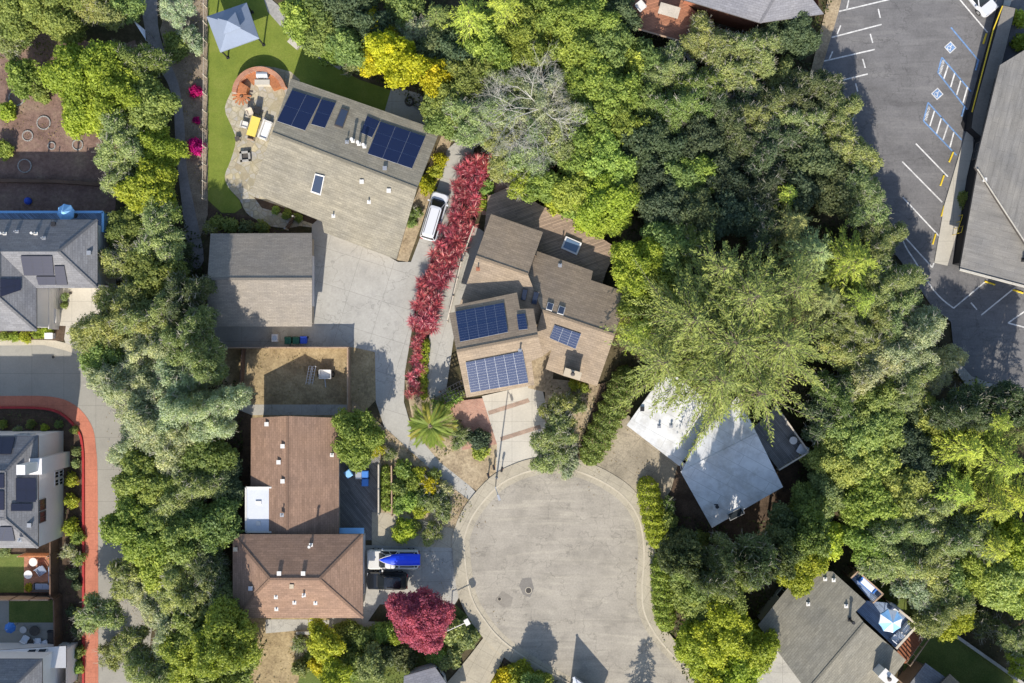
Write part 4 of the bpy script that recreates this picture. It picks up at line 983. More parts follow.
for k in range(7):
    a0, a1 = PI * k / 7, PI * (k + 1) / 7
    b.face([(g.x - .55, g.y - .32 * math.cos(a0), .9 + .3 * math.sin(a0)), (g.x + .55, g.y - .32 * math.cos(a0), .9 + .3 * math.sin(a0)), (g.x + .55, g.y - .32 * math.cos(a1), .9 + .3 * math.sin(a1)), (g.x - .55, g.y - .32 * math.cos(a1), .9 + .3 * math.sin(a1))])
b.build('hood', 'alu', t); b = MB(); b.tube((g.x - .4, g.y - .38, 1.0), (g.x + .4, g.y - .38, 1.0), .02); b.build('handle', 'black', t)
b = MB(); b.box((g.x, g.y - .75, .92), (1.5, .5, .05)); b.box((g.x, g.y - .75, .45), (1.4, .45, .88)); o = b.build('worktop', 'conc_lt', t)
t = thing('slatted_lounger', 'orange slatted timber seat fanning out at the left end of the brick wall', 'garden seat', G(243, 97)); g = G(243, 97); b = MB()
for k in range(9):
    a = R_(150 + k * 26); p = Vector((g.x, g.y, .55)); q = p + Vector((.95 * math.cos(a), .95 * math.sin(a), -.05)); b.bar(p + (q - p) * .2, q, .17, .05)
b.build('slats', 'orange', t); b = MB(); b.tube((g.x, g.y, 0), (g.x, g.y, .6), .12, n=8)
for k in range(4): a = k * PI / 2; b.tube((g.x + .6 * math.cos(a), g.y + .6 * math.sin(a), 0), (g.x + .6 * math.cos(a), g.y + .6 * math.sin(a), .5), .05, n=5)
b.build('leg', 'wood_dark', t)
for px, py, lb in ((298, 35, 'grey stone slab standing on edge beside the stone path near the gazebo'), (295.5, 44, 'pale flat stone slab lying on the turf edge by the stone path')):
    t = thing('stone_bench', lb, 'bench', G(px, py)); g = G(px, py); b = MB(); b.box((g.x, g.y, .5), (1.2, .8, .1), R_(-40)); b.build('seat', 'stone' if py < 40 else 'conc_lt', t)
    for s_ in (-1, 1): b = MB(); b.box((g.x + s_ * .38, g.y - s_ * .32, .22), (.16, .7, .45), R_(-40)); b.build('support', 'stone', t)
# fences and walls
def fence(name, label, pts, h, mat, step=2.0, style='boards', post='wood_dark', z0=0.0, cat='fence'):
    t = thing(name, label, cat, G(*pts[0], z0)); b = MB(); PB = []; V = [G(x, y, 0) for x, y in pts]
    for a, c in zip(V[:-1], V[1:]):
        L = (c - a).length; k = max(1, round(L / step)); dz = Vector((0, 0, 1))
        if style == 'boards':
            m = max(1, int(L / .16))
            for i in range(m):
                p, q = a.lerp(c, i / m), a.lerp(c, (i + .93) / m); hh = h - .04 + .03 * math.sin(i * 12.9)
                b.bar(p + dz * (z0 + hh / 2), q + dz * (z0 + hh / 2), .035, hh)
            b.bar(a + dz * (z0 + h * .97), c + dz * (z0 + h * .97), .13, .06)
        elif style == 'wire':
            for zz in (.97, .5, .08): b.bar(a + dz * (z0 + h * zz), c + dz * (z0 + h * zz), .04 if zz > .9 else .02, .04 if zz > .9 else .02)
            for i in range(int(L / .5)): p = a.lerp(c, (i + .5) / int(L / .5)); b.tube(p + dz * z0, p + dz * (z0 + h * .95), .012, n=3, cap=False)
        else:
            b.bar(a + dz * (z0 + h / 2), c + dz * (z0 + h / 2), .3, h)
        if style != 'wall':
            for i in range(k + 1): p = a.lerp(c, i / k); pb = MB(); pb.box((p.x, p.y, z0 + (h + .06) / 2), (.11, .11, h + .06), math.atan2(c.y - a.y, c.x - a.x)); PB.append(pb)
    b.build('wall' if style == 'wall' else 'boards' if style == 'boards' else 'rails', mat, t)
    for pb in PB: pb.build('post', post, t)
    return t
fence('yard_fence', 'pinkish board fence along the top of the dry grass yard', [(229, 347.5), (351, 347.5)], 1.8, 'wood', post='wood')
fence('yard_fence', 'board fence down the right side of the dry grass yard', [(350.5, 348.5), (350.5, 418)], 1.8, 'wood', post='wood')
fence('yard_fence', 'grey inner fence down the left side of the dry grass yard', [(246, 349.5), (243, 402)], 1.5, 'wood_dark')
fence('wire_fence', 'pale wire fence along the left edge of the turf lawn', [(207, -10), (207, 60), (206.5, 130), (206, 200)], 1.2, 'wood_pale', style='wire', post='wood_pale')
fence('courtyard_fence', 'pale slim fence between blue bins and hedges beside the ranch house', [(380.5, 463), (380.5, 512)], 1.6, 'wood_pale', post='wood_pale')
fence('garden_fence', 'second slim fence between the two clipped hedge strips', [(392.5, 465), (393, 514)], 1.0, 'wood', post='wood')
fence('patio_fence', 'dark brown fence right of the left townhouse patios', [(58.5, 531), (58.5, 592), (62, 595), (63, 652)], 1.9, 'wood_dark')
fence('patio_fence', 'brown fence between the lawn patio and the bottom left patio', [(-20, 596), (57, 595.5)], 1.8, 'wood')
fence('retaining_wall', 'dark timber retaining wall across the shaded upper left garden', [(-30, 181), (60, 182.5), (108, 186)], .8, 'wood_dark', style='wall', cat='wall')
fence('garden_wall', 'low grey wall behind the ranch house bottom side', [(297, 632), (400, 629)], .5, 'stone', style='wall', cat='wall')
fence('boundary_wall', 'long grey wall running diagonally at the bottom right corner', [(953, 634), (1000, 667), (1040, 696)], 1.0, 'conc2', style='wall', cat='wall')
fence('drive_edge_fence', 'pale fence along the path left of the stepped roof house', [(474, 228), (462, 262), (454, 296), (448, 322)], 1.3, 'wood_pale', post='wood_pale')
fence('creek_fence', 'short brown board fence at the right corner of the stepped roof house', [(634, 292), (627, 308)], 1.8, 'wood')
fence('orange_fence', 'orange board fence at the top of the small lawn patio', [(26, 553), (55, 553)], 1.7, 'orange', post='wood')
# small patio of townhouse 2 and 3
ground('lawn', [(-20, 554), (25, 554), (25, 592), (-20, 592)], 'lawn'); ground('timber_patio', [(25, 554), (57, 554), (57, 592), (25, 592)], 'deck_red')
ground('lawn', [(10, 599), (58, 599), (58, 622), (10, 622)], 'lawn'); ground('paved_patio', [(-20, 599), (10, 599), (10, 622), (58, 622), (60, 652), (-20, 655)], 'lane')
def round_thing(name, label, cat, px, py, r, h, mat, top='trim', base=0.0):
    g = G(px, py, base); t = thing(name, label, cat, g); b = MB(); b.tube(g + Vector((0, 0, h - .06)), g + Vector((0, 0, h)), r, n=18); b.build('top', top, t)
    b = MB(); b.tube(g, g + Vector((0, 0, h - .06)), r * .35, r * .2, n=10); b.tube(g, g + Vector((0, 0, .05)), r * .6, r * .5, n=12); b.build('stand', mat, t); return t
round_thing('round_table', 'white round table at the top of the red timber patio', 'table', 36.5, 560.5, .42, .72, 'black'); round_thing('round_table', 'white round table in the middle of the red timber patio', 'table', 31.5, 573, .42, .72, 'black')
chair('patio_chair', 'grey lounge chair right of the two white round tables', 43.5, 569.5, R_(35), 'canvas_grey', w=.8)
sofa('garden_sofa', 'grey sofa along the bottom edge of the red timber patio', 45, 586, 1.9, .8, R_(180), 'iron', 'canvas_grey'); sofa('garden_sofa', 'dark sofa by the right fence of the red timber patio', 53.5, 574, 1.9, .7, R_(-90), 'iron', 'canvas_grey')
round_thing('fire_table', 'round dark fire table with a white rim on the bottom left patio', 'table', 36.5, 629.5, .5, .5, 'trim', 'iron'); round_thing('round_table', 'small grey round table left of the dark fire table', 'table', 25.5, 628.5, .35, .5, 'black', 'metal')
sofa('garden_sofa', 'dark sofa beside the brown fence on the bottom left patio', 53.5, 636, 1.3, .85, R_(-90), 'black', 'iron')
chair('patio_chair', 'pale cushioned chair left of the bottom patio skylights', 28, 637.5, R_(150), 'canvas_white'); chair('patio_chair', 'pale cushioned chair in the row under the dark fire table', 40, 640, R_(180), 'canvas_white'); chair('patio_chair', 'white cushioned chair nearest the dark fence sofa', 47, 642, R_(200), 'canvas_white'); chair('patio_chair', 'dark cushioned chair between the pale ones under the fire table', 33.5, 641.5, R_(170), 'iron')
# terraces
sofa('garden_sofa', 'white cushioned sofa at the right rail of the parasol terrace', 905.5, 628, 1.3, .75, R_(-40 - 90), 'trim', 'canvas_white', 2.8); chair('patio_chair', 'dark chair with white cushion below the striped parasol', 893, 637, R_(140), 'canvas_white', 2.8); sofa('garden_sofa', 'grey sofa along the upper rail of the parasol terrace', 893.5, 608.5, 1.1, .7, R_(-40), 'canvas_grey', 'canvas_white', 2.8)
sofa('garden_sofa', 'blue sofa with pale cushions on the small dark railed balcony', 866, 583.5, 1.9, .7, R_(-42), 'canvas_blue', 'canvas_white', 2.8)
chair('patio_chair', 'grey wicker chair in the corner of the dark roof deck', 800.5, 449, R_(-120), 'metal', 2.6, .85); round_thing('round_table', 'pale little table on the dark roof deck beside the wicker chair', 'table', 792, 440, .38, .5, 'trim', base=2.6)
t = table('deck_table', 'weathered slatted table on the red timber deck at the top', 668, 13, 2.0, 1.1, R_(-16), 'wood_pale', .75, 2.4); chair('deck_chair', 'white deck chair in the corner of the red timber deck', 640, 8, R_(40), 'trim', 2.4, .8)
# bins, yard things
def bin_(label, px, py, mat, rz=0.0):
    g = G(px, py); t = thing('wheelie_bin', label, 'bin', g); R = Matrix.Rotation(rz, 3, 'Z'); rg = lambda w, d, z: [g + R @ Vector((x * w, y * d, 0)) + Vector((0, 0, z)) for x, y in ((-1, -1), (1, -1), (1, 1), (-1, 1))]
    b = MB(); b.loft([rg(.24, .27, .06), rg(.3, .34, .98)]); b.build('body', mat, t)
    b = MB(); b.loft([rg(.33, .37, .985), rg(.33, .37, 1.03), rg(.26, .3, 1.08)]); b.build('lid', mat, t)
    b = MB(); q = R @ Vector((0, .4, 1.0)); s_ = R @ Vector((.26, 0, 0)); b.tube(g + q - s_, g + q + s_, .02); b.build('handle', 'black', t)
    for k in (-1, 1): w = MB(); q = R @ Vector((k * .27, .27, .12)); e = R @ Vector((.05, 0, 0)); w.tube(g + q - e, g + q + e, .12, n=12); w.build('wheel', 'tyre', t)
bin_('deep blue bin at the wood fence below the taupe garage', 305.5, 340, 'binblue'); bin_('dark green bin left of the deep blue bin below the garage', 298, 340.5, 'bingreen'); bin_('dark green bin second from the deep blue bin below the garage', 290, 340.5, 'bingreen')
bin_('upper blue bin beside the slim fence of the ranch house courtyard', 366.5, 473, 'binblue2'); bin_('lower blue bin beside the slim fence of the ranch house courtyard', 366.5, 481, 'binblue2'); bin_('pale blue bin nearest the ranch house wall in the courtyard', 350, 472.5, 'canvas_sky', .6); bin_('grey lidded bin between blue and pale blue bins in the courtyard', 360, 474, 'metal')
t = thing('utility_trailer', 'small white trailer parked in the dry grass yard', 'trailer', G(326.5, 374)); g = G(326.5, 374)
b = MB(); b.box((g.x, g.y, .5), (1.2, .9, .1)); 
for sx, sy, w, d in ((0, .43, 1.2, .05), (0, -.43, 1.2, .05), (.58, 0, .05, .9), (-.58, 0, .05, .9)): b.box((g.x + sx, g.y + sy, .72), (w, d, .35))
b.build('bed', 'trim', t); b = MB(); b.tube((g.x - .1, g.y - .4, .45), (g.x, g.y - 1.3, .42), .05); b.build('drawbar', 'metal', t)
for s_ in (-1, 1): b = MB(); b.tube((g.x + s_ * .66, g.y, .3), (g.x + s_ * .8, g.y, .3), .3, n=14); b.build('wheel', 'tyre', t)
for dx, lb in ((309, 'long grey metal rack leaning in the dry grass yard, left one'), (313, 'long grey metal rack leaning in the dry grass yard, right one')):
    t = thing('metal_rack', lb, 'rack', G(dx, 375)); g = G(dx, 375); b = MB()
    for s_ in (-1, 1): b.tube((g.x + s_ * .14 - .2, g.y - 1, .05), (g.x + s_ * .14 + .25, g.y + .9, .55), .03, n=5)
    b.build('rail', 'metal', t)
    for k in range(8): b = MB(); q = Vector((g.x - .2 + .45 * k / 7, g.y - 1 + 1.9 * k / 7, .05 + .5 * k / 7)); b.tube(q - Vector((.14, 0, 0)), q + Vector((.14, 0, 0)), .02, n=4); b.build('rung', 'metal', t)
t = thing('ac_unit', 'pale box unit on the apron below the garage', 'air conditioner', G(276.5, 338)); g = G(276.5, 338); b = MB(); b.box((g.x, g.y, .4), (.6, .75, .8)); b.build('casing', 'siding', t); b = MB(); b.tube((g.x, g.y, .8), (g.x, g.y, .84), .25, n=14); b.build('fan_grille', 'metal', t)
# pole, mailboxes, light, manholes
t = thing('lamp_pole', 'tall grey lamp pole at the kerb before the concrete drive', 'lamp pole', G(496.5, 478)); g = G(496.5, 478)
b = MB(); b.tube(g, g + Vector((0, 0, 6.6)), .09, .055, n=10); b.tube(g, g + Vector((0, 0, .3)), .16, .14, n=10); b.build('pole', 'metal', t)
b = MB(); b.tube(g + Vector((0, 0, 6.5)), g + Vector((.25, -.7, 6.75)), .04, n=6); b.build('arm', 'metal', t)
b = MB(); p = g + Vector((.32, -.9, 6.75)); b.box(p, (.2, .55, .13), .3); b.build('lamp_head', 'metal', t)
def mailbox(label, px, py, rz):
    g = G(px, py); t = thing('mailbox', label, 'mailbox', g); b = MB(); b.box((g.x, g.y, .5), (.1, .1, 1.0), rz); b.build('post', 'wood_dark', t)
    R = Matrix.Rotation(rz, 3, 'Z'); rings = []
    for y in (-.26, .26): rings.append([g + R @ Vector((.11 * math.cos(a), y, 1.08 + .11 * math.sin(a) if math.sin(a) > 0 else .98)) for a in [k * PI / 6 for k in range(12)]])
    b = MB(); b.loft(rings); b.build('box', 'black', t); b = MB(); q = g + R @ Vector((.13, .05, 1.2)); b.box(q, (.015, .12, .16), rz); b.build('flag', 'lamp_red', t)
mailbox('black mailbox on a post just left of the lamp pole', 488.5, 474, .3); mailbox('black mailbox between lamp pole and round shrub', 494, 466, .2); mailbox('black mailbox right of the lamp pole beside the concrete drive', 502, 468, -.2)
t = thing('garden_lamp', 'white post lamp with a square head right of the red leafed tree', 'lamp', G(451, 624)); g = G(451, 624); b = MB(); b.tube(g, g + Vector((-.3, 0, 2.6)), .05, n=8); b.tube(g + Vector((-.3, 0, 2.55)), G(467, 622, 2.6), .04, n=6); b.build('post', 'trim', t)
b = MB(); b.box(G(467, 622, 2.6), (.45, .6, .25), .5); o = b.build('lamp_head', 'trim', t); b = MB(); b.box(G(467, 622, 2.45), (.35, .5, .06), .5); b.build('lens', 'lamp_glass', o)
def manhole(label, px, py, r, z):
    g = G(px, py); t = thing('manhole_cover', label, 'manhole cover', Vector((g.x, g.y, z))); b = MB(); b.tube((g.x, g.y, z), (g.x, g.y, z + .012), r, n=24); b.build('frame', 'kerb', t)
    b = MB(); b.tube((g.x, g.y, z + .012), (g.x, g.y, z + .02), r * .82, n=24)
    for k in range(-3, 4): b.box((g.x, g.y + k * r * .2, z + .024), (r * 1.1, r * .07, .008))
    b.build('lid', 'iron', t)
manhole('larger round manhole cover inside the dark asphalt patch', 528.5, 590, .34, .191); manhole('small round cover in the paler asphalt patch left of the manhole', 499.5, 598.5, .2, .191)
manhole('round cover in the left lane below the uppermost townhouse', 53.5, 357, .2, .06); manhole('round cover on the pale driveway by the uppermost townhouse', 71, 293, .18, .06)
# pergola with dark battens
t = thing('pergola', 'dark timber pergola left of the lower blue panel roof', 'pergola', G(452, 384)); q = [(441, 391), (462, 380), (466, 394), (446, 402)]
for x, y in q: p = G(x, y, 0); b = MB(); b.box((p.x, p.y, 1.15), (.12, .12, 2.3), .3); b.build('post', 'wood_dark', t)
b = MB(); V = [G(x, y, 2.35) for x, y in q]
for k in range(8): b.bar(V[0].lerp(V[1], k / 7), V[3].lerp(V[2], k / 7), .06, .1)
for k in range(4): b.bar(V[0].lerp(V[3], k / 3) + Vector((0, 0, .1)), V[1].lerp(V[2], k / 3) + Vector((0, 0, .1)), .06, .1)
b.build('batten', 'black', t)
t = thing('garden_gate', 'short grey timber gate between tan house and garage', 'gate', G(292, 224)); g0, g1 = G(288, 230), G(296, 218); b = MB(); dz = Vector((0, 0, .75))
for k in range(9): p = g0.lerp(g1, (k + .5) / 9); b.bar(p - (g1 - g0) * .045 + dz, p + (g1 - g0) * .045 + dz, .05, 1.5)
b.build('boards', 'wood_dark', t)
for g in (g0, g1): b = MB(); b.box((g.x, g.y, .8), (.15, .15, 1.6)); b.build('post', 'stone', t)
# sail, planter rings, boards
t = thing('shade_sail', 'pale triangular shade sail beside the dirt path in the upper left', 'shade sail', G(140, 31)); P = [G(133, 20, 2.6), G(146, 40, 2.2), G(145, 30, 2.4)]; m = sum(P, Vector()) / 3 - Vector((0, 0, .12))
b = MB()
for k in range(3): b.face([P[k], P[(k + 1) % 3], m]); b.face([p - Vector((0, 0, .02)) for p in (m, P[(k + 1) % 3], P[k])])
b.build('cloth', 'canvas_white', t)
for p in P: b = MB(); b.tube((p.x, p.y, 0), p, .05, n=6); b.build('post', 'metal', t)
rl = ['pale stone tree ring on the left edge of the upper garden soil', 'pale stone tree ring in the middle of the upper garden soil', 'faint tree ring low on the upper garden soil', 'tree ring in the shade below the red soil garden', 'bluish tree ring at the far left of the shaded soil', 'tree ring close to the bright tree in the shaded soil']
for (x, y, r), lb in zip(((17, 98, .75), (44, 123, .65), (28, 136, .5), (52, 146, .35), (25, 166, .65), (78, 145, .5)), rl):
    g = G(x, y); t = thing('tree_ring', lb, 'tree ring', g); b = MB()
    for k in range(16):
        a = 2 * PI * k / 16; b.box((g.x + r * math.cos(a), g.y + r * math.sin(a), .06), (.1, r * .36, .12), a)
    b.build('stone_edging', 'stone', t); b = MB(); b.tube(g, g + Vector((0, 0, .05)), r * .93, n=16); b.build('soil', 'soil_red', t)
t = thing('pale_culvert', 'pale blue white strip lying between the trees below the top house', 'board', G(735, 101, .6)); b = MB(); a, c = G(729, 94, .7), G(743, 106, .6); b.bar(a, c, .5, .12); b.build('plank', 'canvas_white', t); b = MB(); b.box(a.lerp(c, .2) - Vector((0, 0, .35)), (.3, .3, .6)); b.box(a.lerp(c, .8) - Vector((0, 0, .35)), (.3, .3, .6)); b.build('support', 'stone', t)
t = thing('curved_slide', 'grey white curved slide in the trees under the red deck', 'slide', G(690, 55)); V = [G(686, 45, 1.6), G(687, 54, 1.3), G(691, 60, .9), G(696, 66, .4)]; b = MB()
for a, c in zip(V[:-1], V[1:]): b.bar(a, c, .55, .06)
b.build('chute', 'canvas_white', t)
for p in V[:3]: b = MB(); b.tube((p.x, p.y, 0), p, .05, n=5); b.build('post', 'metal', t)
t = thing('garden_box', 'white utility box in the narrow front bed of the uppermost townhouse', 'box', G(52, 336)); g = G(52, 336); b = MB(); b.box((g.x, g.y, .35), (.75, .55, .7)); b.build('cabinet', 'siding', t); b = MB(); b.box((g.x, g.y, .73), (.82, .62, .06)); b.build('lid', 'trim', t)
t = thing('planter_box', 'large white square planter on the uppermost townhouse forecourt', 'planter', G(55, 316)); g = G(55, 316); b = MB(); b.box((g.x, g.y, .5), (1.1, 1.3, 1.0)); b.build('box', 'siding', t); b = MB(); b.box((g.x, g.y, 1.03), (1.2, 1.4, .06)); b.build('cover', 'trim', t)
t = thing('blue_ball', 'bright blue ball in the shaded upper left garden', 'ball', G(28, 201, .3)); b = MB(); g = G(28, 201, .35); rr = []
for i in range(1, 8): a = PI * i / 8; rr.append([g + .38 * Vector((math.sin(a) * math.cos(k * PI / 6), math.sin(a) * math.sin(k * PI / 6), -math.cos(a))) for k in range(12)])
b.loft(rr); b.build('ball', 'binblue', t, True)
# wheel stops
proto = None
for x, y, a, mt, lb in ((984.7, 38.8, 72, 0, 'yellow wheel stop nearest the white car'), (951, 157, 68, 0, 'yellow wheel stop below the hatched parking bays'), (942, 180.5, 71, 0, 'yellow wheel stop beside the pale walkway top corner'), (942.7, 211, 74, 0, 'yellow wheel stop under the pale walkway step'), (934, 239, 74, 0, 'yellow wheel stop lowest along the pale walkway'),
        (989.7, 283, -18, 0, 'yellow wheel stop under the building, left of two'), (1017.8, 291.4, -18, 0, 'yellow wheel stop under the building, right of two'), (977, 65, 74, 1, 'blue wheel stop at the black retaining wall, upper one'), (963, 111, 74, 1, 'blue wheel stop at the black retaining wall, lower one')):
    g = G(x, y, .2); t = thing('wheel_stop', lb, 'wheel stop', g, 'wheel stops in the parking lot'); R = Matrix.Rotation(R_(a), 3, 'Z')
    rg = lambda w, z, L: [g + R @ Vector((i * L, j * w, z)) for i, j in ((-1, -1), (1, -1), (1, 1), (-1, 1))]
    b = MB(); b.loft([rg(.085, 0.005, .55), rg(.085, .07, .55), rg(.05, .12, .52)]); b.build('block', 'paint_blue' if mt else 'paint_yellow', t)
t = thing('handrail', 'yellow handrail frame beside the building steps', 'handrail', G(955, 224, .34)); b = MB(); A, C_ = G(958.5, 216, .34), G(952.5, 235, .34)
for o_ in (Vector((0, 0, 0)), Vector((.45, .15, 0))):
    b.tube(A + o_ + Vector((0, 0, .95)), C_ + o_ + Vector((0, 0, .95)), .04, n=6)
    for k in range(4): p = A.lerp(C_, k / 3) + o_; b.tube(p, p + Vector((0, 0, .95)), .03, n=5)
b.build('rail', 'paint_yellow', t)

# ---- vehicles
def car(label, nose, heading, L, Wd, Hh, paint, kind='suv', name='parked_car', cat='car', z=0.1):
    """nose: ground position of the front end; heading: direction the car faces"""
    hd = Vector((*heading, 0)).normalized(); sd = Vector((-hd.y, hd.x, 0)); c = Vector((nose.x, nose.y, z)) - hd * (L / 2)
    at = lambda x, y, zz: c + hd * x + sd * y + Vector((0, 0, zz))
    t = thing(name, label, cat, c)
    def plan(hl, hw, zz, r=.35, fx=0, taper=1.0):
        P = []
        for sx, sy, a0 in ((1, 1, 0), (-1, 1, 90), (-1, -1, 180), (1, -1, 270)):
            for k in range(5):
                a = R_(a0 + k * 22.5); w = hw * (taper if sx > 0 else 1)
                P.append(at(fx + sx * (hl - r) + r * math.cos(a), sy * (w - r) + r * math.sin(a), zz))
        return P
    hl, hw = L / 2, Wd / 2; belt = Hh * .56
    b = MB(); b.loft([plan(hl - .1, hw - .1, .22), plan(hl - .02, hw - .03, .4), plan(hl, hw, .6), plan(hl - .04, hw - .02, belt - .12), plan(hl - .14, hw - .1, belt, .3, 0, .95)], cap=True)
    b.build('body', paint, t, True)
    if kind == 'suv': f0, r0, f1, r1 = hl - 1.15, -hl + .18, hl - 1.85, -hl + .55
    elif kind == 'van': f0, r0, f1, r1 = hl - .85, -hl + .1, hl - 1.55, -hl + .25
    elif kind == 'pickup': f0, r0, f1, r1 = hl - 1.35, -.55, hl - 1.95, -.35
    else: f0, r0, f1, r1 = hl - 1.2, -hl + .6, hl - 2.0, -hl + 1.3
    m0, l0, m1, l1 = (f0 + r0) / 2, (f0 - r0) / 2, (f1 + r1) / 2, (f1 - r1) / 2
    low, hi = plan(l0, hw - .12, belt + .0, .2, m0), plan(l1, hw - .3, Hh - .05, .25, m1)
    b = MB(); b.loft([low, hi], cap=False); b.build('windows', 'glass', t, True)
    b = MB(); b.loft([plan(l1 + .03, hw - .27, Hh - .07, .25, m1), plan(l1, hw - .3, Hh - .015, .25, m1), plan(l1 - .2, hw - .5, Hh + .02, .2, m1)]); b.build('roof', paint, t, True)
    b = MB()
    for k in (2, 7, 12, 17): b.tube(low[k], hi[k], .045, n=5)
    for s_ in (-1, 1): b.tube(at(m0, s_ * (hw - .12), belt), at(m1, s_ * (hw - .29), Hh - .05), .035, n=5)
    b.build('pillar', paint, t)
    for sx in (hl - .85, -hl + .85):
        for s_ in (-1, 1):
            w = MB(); w.tube(at(sx, s_ * (hw - .2), .33), at(sx, s_ * (hw + .01), .33), .33, n=16); wo = w.build('wheel', 'tyre', t)
            w = MB(); w.tube(at(sx, s_ * (hw + .005), .33), at(sx, s_ * (hw + .025), .33), .2, n=12); w.build('rim', 'metal', wo)
    for s_ in (-1, 1):
        b = MB(); b.loft([[at(hl - .04, s_ * (hw - .5), .62), at(hl - .1, s_ * (hw - .12), .62), at(hl - .16, s_ * (hw - .1), .82), at(hl - .1, s_ * (hw - .5), .82)], [at(hl + .01, s_ * (hw - .5), .63), at(hl - .05, s_ * (hw - .1), .63), at(hl - .12, s_ * (hw - .07), .84), at(hl - .08, s_ * (hw - .5), .84)]]); b.build('headlight', 'lamp_glass', t)
        b = MB(); b.box(at(-hl + .02, s_ * (hw - .28), .75), (.08, .3, .18), math.atan2(hd.y, hd.x)); b.build('tail_light', 'lamp_red', t)
        b = MB(); b.box(at(f0 - .25, s_ * (hw + .08), belt + .08), (.14, .2, .15), math.atan2(hd.y, hd.x)); b.build('wing_mirror', paint, t)
    b = MB(); b.box(at(hl - .0, 0, .42), (.06, .5, .12), math.atan2(hd.y, hd.x)); b.build('grille', 'black', t)
    if kind == 'pickup':
        b = MB(); b.box(at((-hl + r0) / 2 + .02, 0, belt + .003), (hl + r0 - .35, Wd - .45, .02), math.atan2(hd.y, hd.x)); b.build('cargo_bed', 'black', t)
    if kind in ('van', 'suv'):
        for s_ in (-1, 1): b = MB(); b.bar(at(f1 - .3, s_ * (hw - .42), Hh + .05), at(r1 + .3, s_ * (hw - .42), Hh + .05), .05, .05); b.build('roof_rail', 'black', t)
    b = MB(); b.bar(at(f0 + .06, -(hw - .3), belt + .012), at(f0 + .06, hw - .3, belt + .012), .1, .02); b.build('wiper_cowl', 'black', t)
    return t, at
car('white van parked beside the spiky red hedge on the driveway', G(442, 194), (.285, .96), 4.9, 1.75, 1.75, 'carwhite', 'van', 'parked_van', 'van', .12)
pk, at = car('silver white pickup on the driveway carrying the blue boat', G(368, 557.5), (-1, 0), 5.2, 1.95, 1.75, 'carcream', 'pickup', 'parked_pickup', 'pickup', .13)
car('black car parked beside the pickup under the red leafed tree', G(367.5, 578.5), (-1, .02), 4.1, 1.75, 1.6, 'carblack', 'suv', z=.13)
car('white car with dark windscreen nosed in at the top right of the lot', G(988, 15.5), (.63, -.77), 4.5, 1.8, 1.45, 'carwhite', 'sedan', z=.2)
t = thing('covered_boat', 'bright blue covered boat on top of the silver white pickup', 'boat', at(-.6, 0, 1.8)); rings = []; kr = MB()
for x, w, hgt in ((1.65, .06, .1), (1.2, .28, .25), (.5, .5, .38), (-.4, .6, .42), (-1.4, .6, .42), (-2.35, .55, .4)):
    rings.append([at(x - .45, -.2 + w * math.cos(a), 1.8 + hgt * max(0, math.sin(a))) for a in [k * PI / 8 for k in range(9)]])
b = MB(); b.loft(rings); b.build('hull', 'boatblue', t, True)
b = MB()
for i in range(5): b.tube(rings[i][1] + Vector((0, 0, .03)), rings[i + 1][1] + Vector((0, 0, .03)), .04, n=5)
for i in range(2): b.tube(rings[i][7] + Vector((0, 0, .03)), rings[i + 1][7] + Vector((0, 0, .03)), .04, n=5)
b.build('stripe', 'trim', t)
b = MB()
for x in (.4, -1.9): b.tube(at(x - .3, -.85, 1.78), at(x - .3, .7, 1.78), .04, n=5)
b.tube(at(-2.2, -.8, .9), at(-2.2, -.8, 1.78), .04, n=5); b.tube(at(-2.2, .65, .9), at(-2.2, .65, 1.78), .04, n=5); b.build('roof_rack', 'metal', pk)
# ================================================================== PLANTS
rng = np.random.default_rng(11)
def unit(v): return v / np.maximum(1e-6, np.linalg.norm(v, axis=1, keepdims=True))
def leaf_mesh(name, P, Nn, size, aspect, var, axis=None, mat='leaf'):
    """one rhombic leaf (or needle spray) per point"""
    n = len(P); t = rng.normal(size=(n, 3)) if axis is None else axis
    t = unit(t - Nn * np.sum(t * Nn, axis=1, keepdims=True)); w = np.cross(Nn, t); s = size[:, None] / 2
    V = np.empty((n, 4, 3)); V[:, 0] = P - t * s; V[:, 1] = P + w * s * aspect + Nn * s * .12; V[:, 2] = P + t * s; V[:, 3] = P - w * s * aspect + Nn * s * .12
    me = bpy.data.meshes.new(name); me.vertices.add(4 * n); me.vertices.foreach_set('co', V.ravel().astype(np.float32))
    me.loops.add(4 * n); me.loops.foreach_set('vertex_index', np.arange(4 * n, dtype=np.int32))
    me.polygons.add(n); me.polygons.foreach_set('loop_start', np.arange(0, 4 * n, 4, dtype=np.int32))
    a = me.attributes.new('leafvar', 'FLOAT', 'FACE'); a.data.foreach_set('value', np.clip(var, 0, 1).astype(np.float32))
    me.update(calc_edges=True); me.materials.append(M[mat]); return me
def sphere_dirs(n, up=0.0):
    d = rng.normal(size=(n, 3)); d[:, 2] += up; return unit(d)
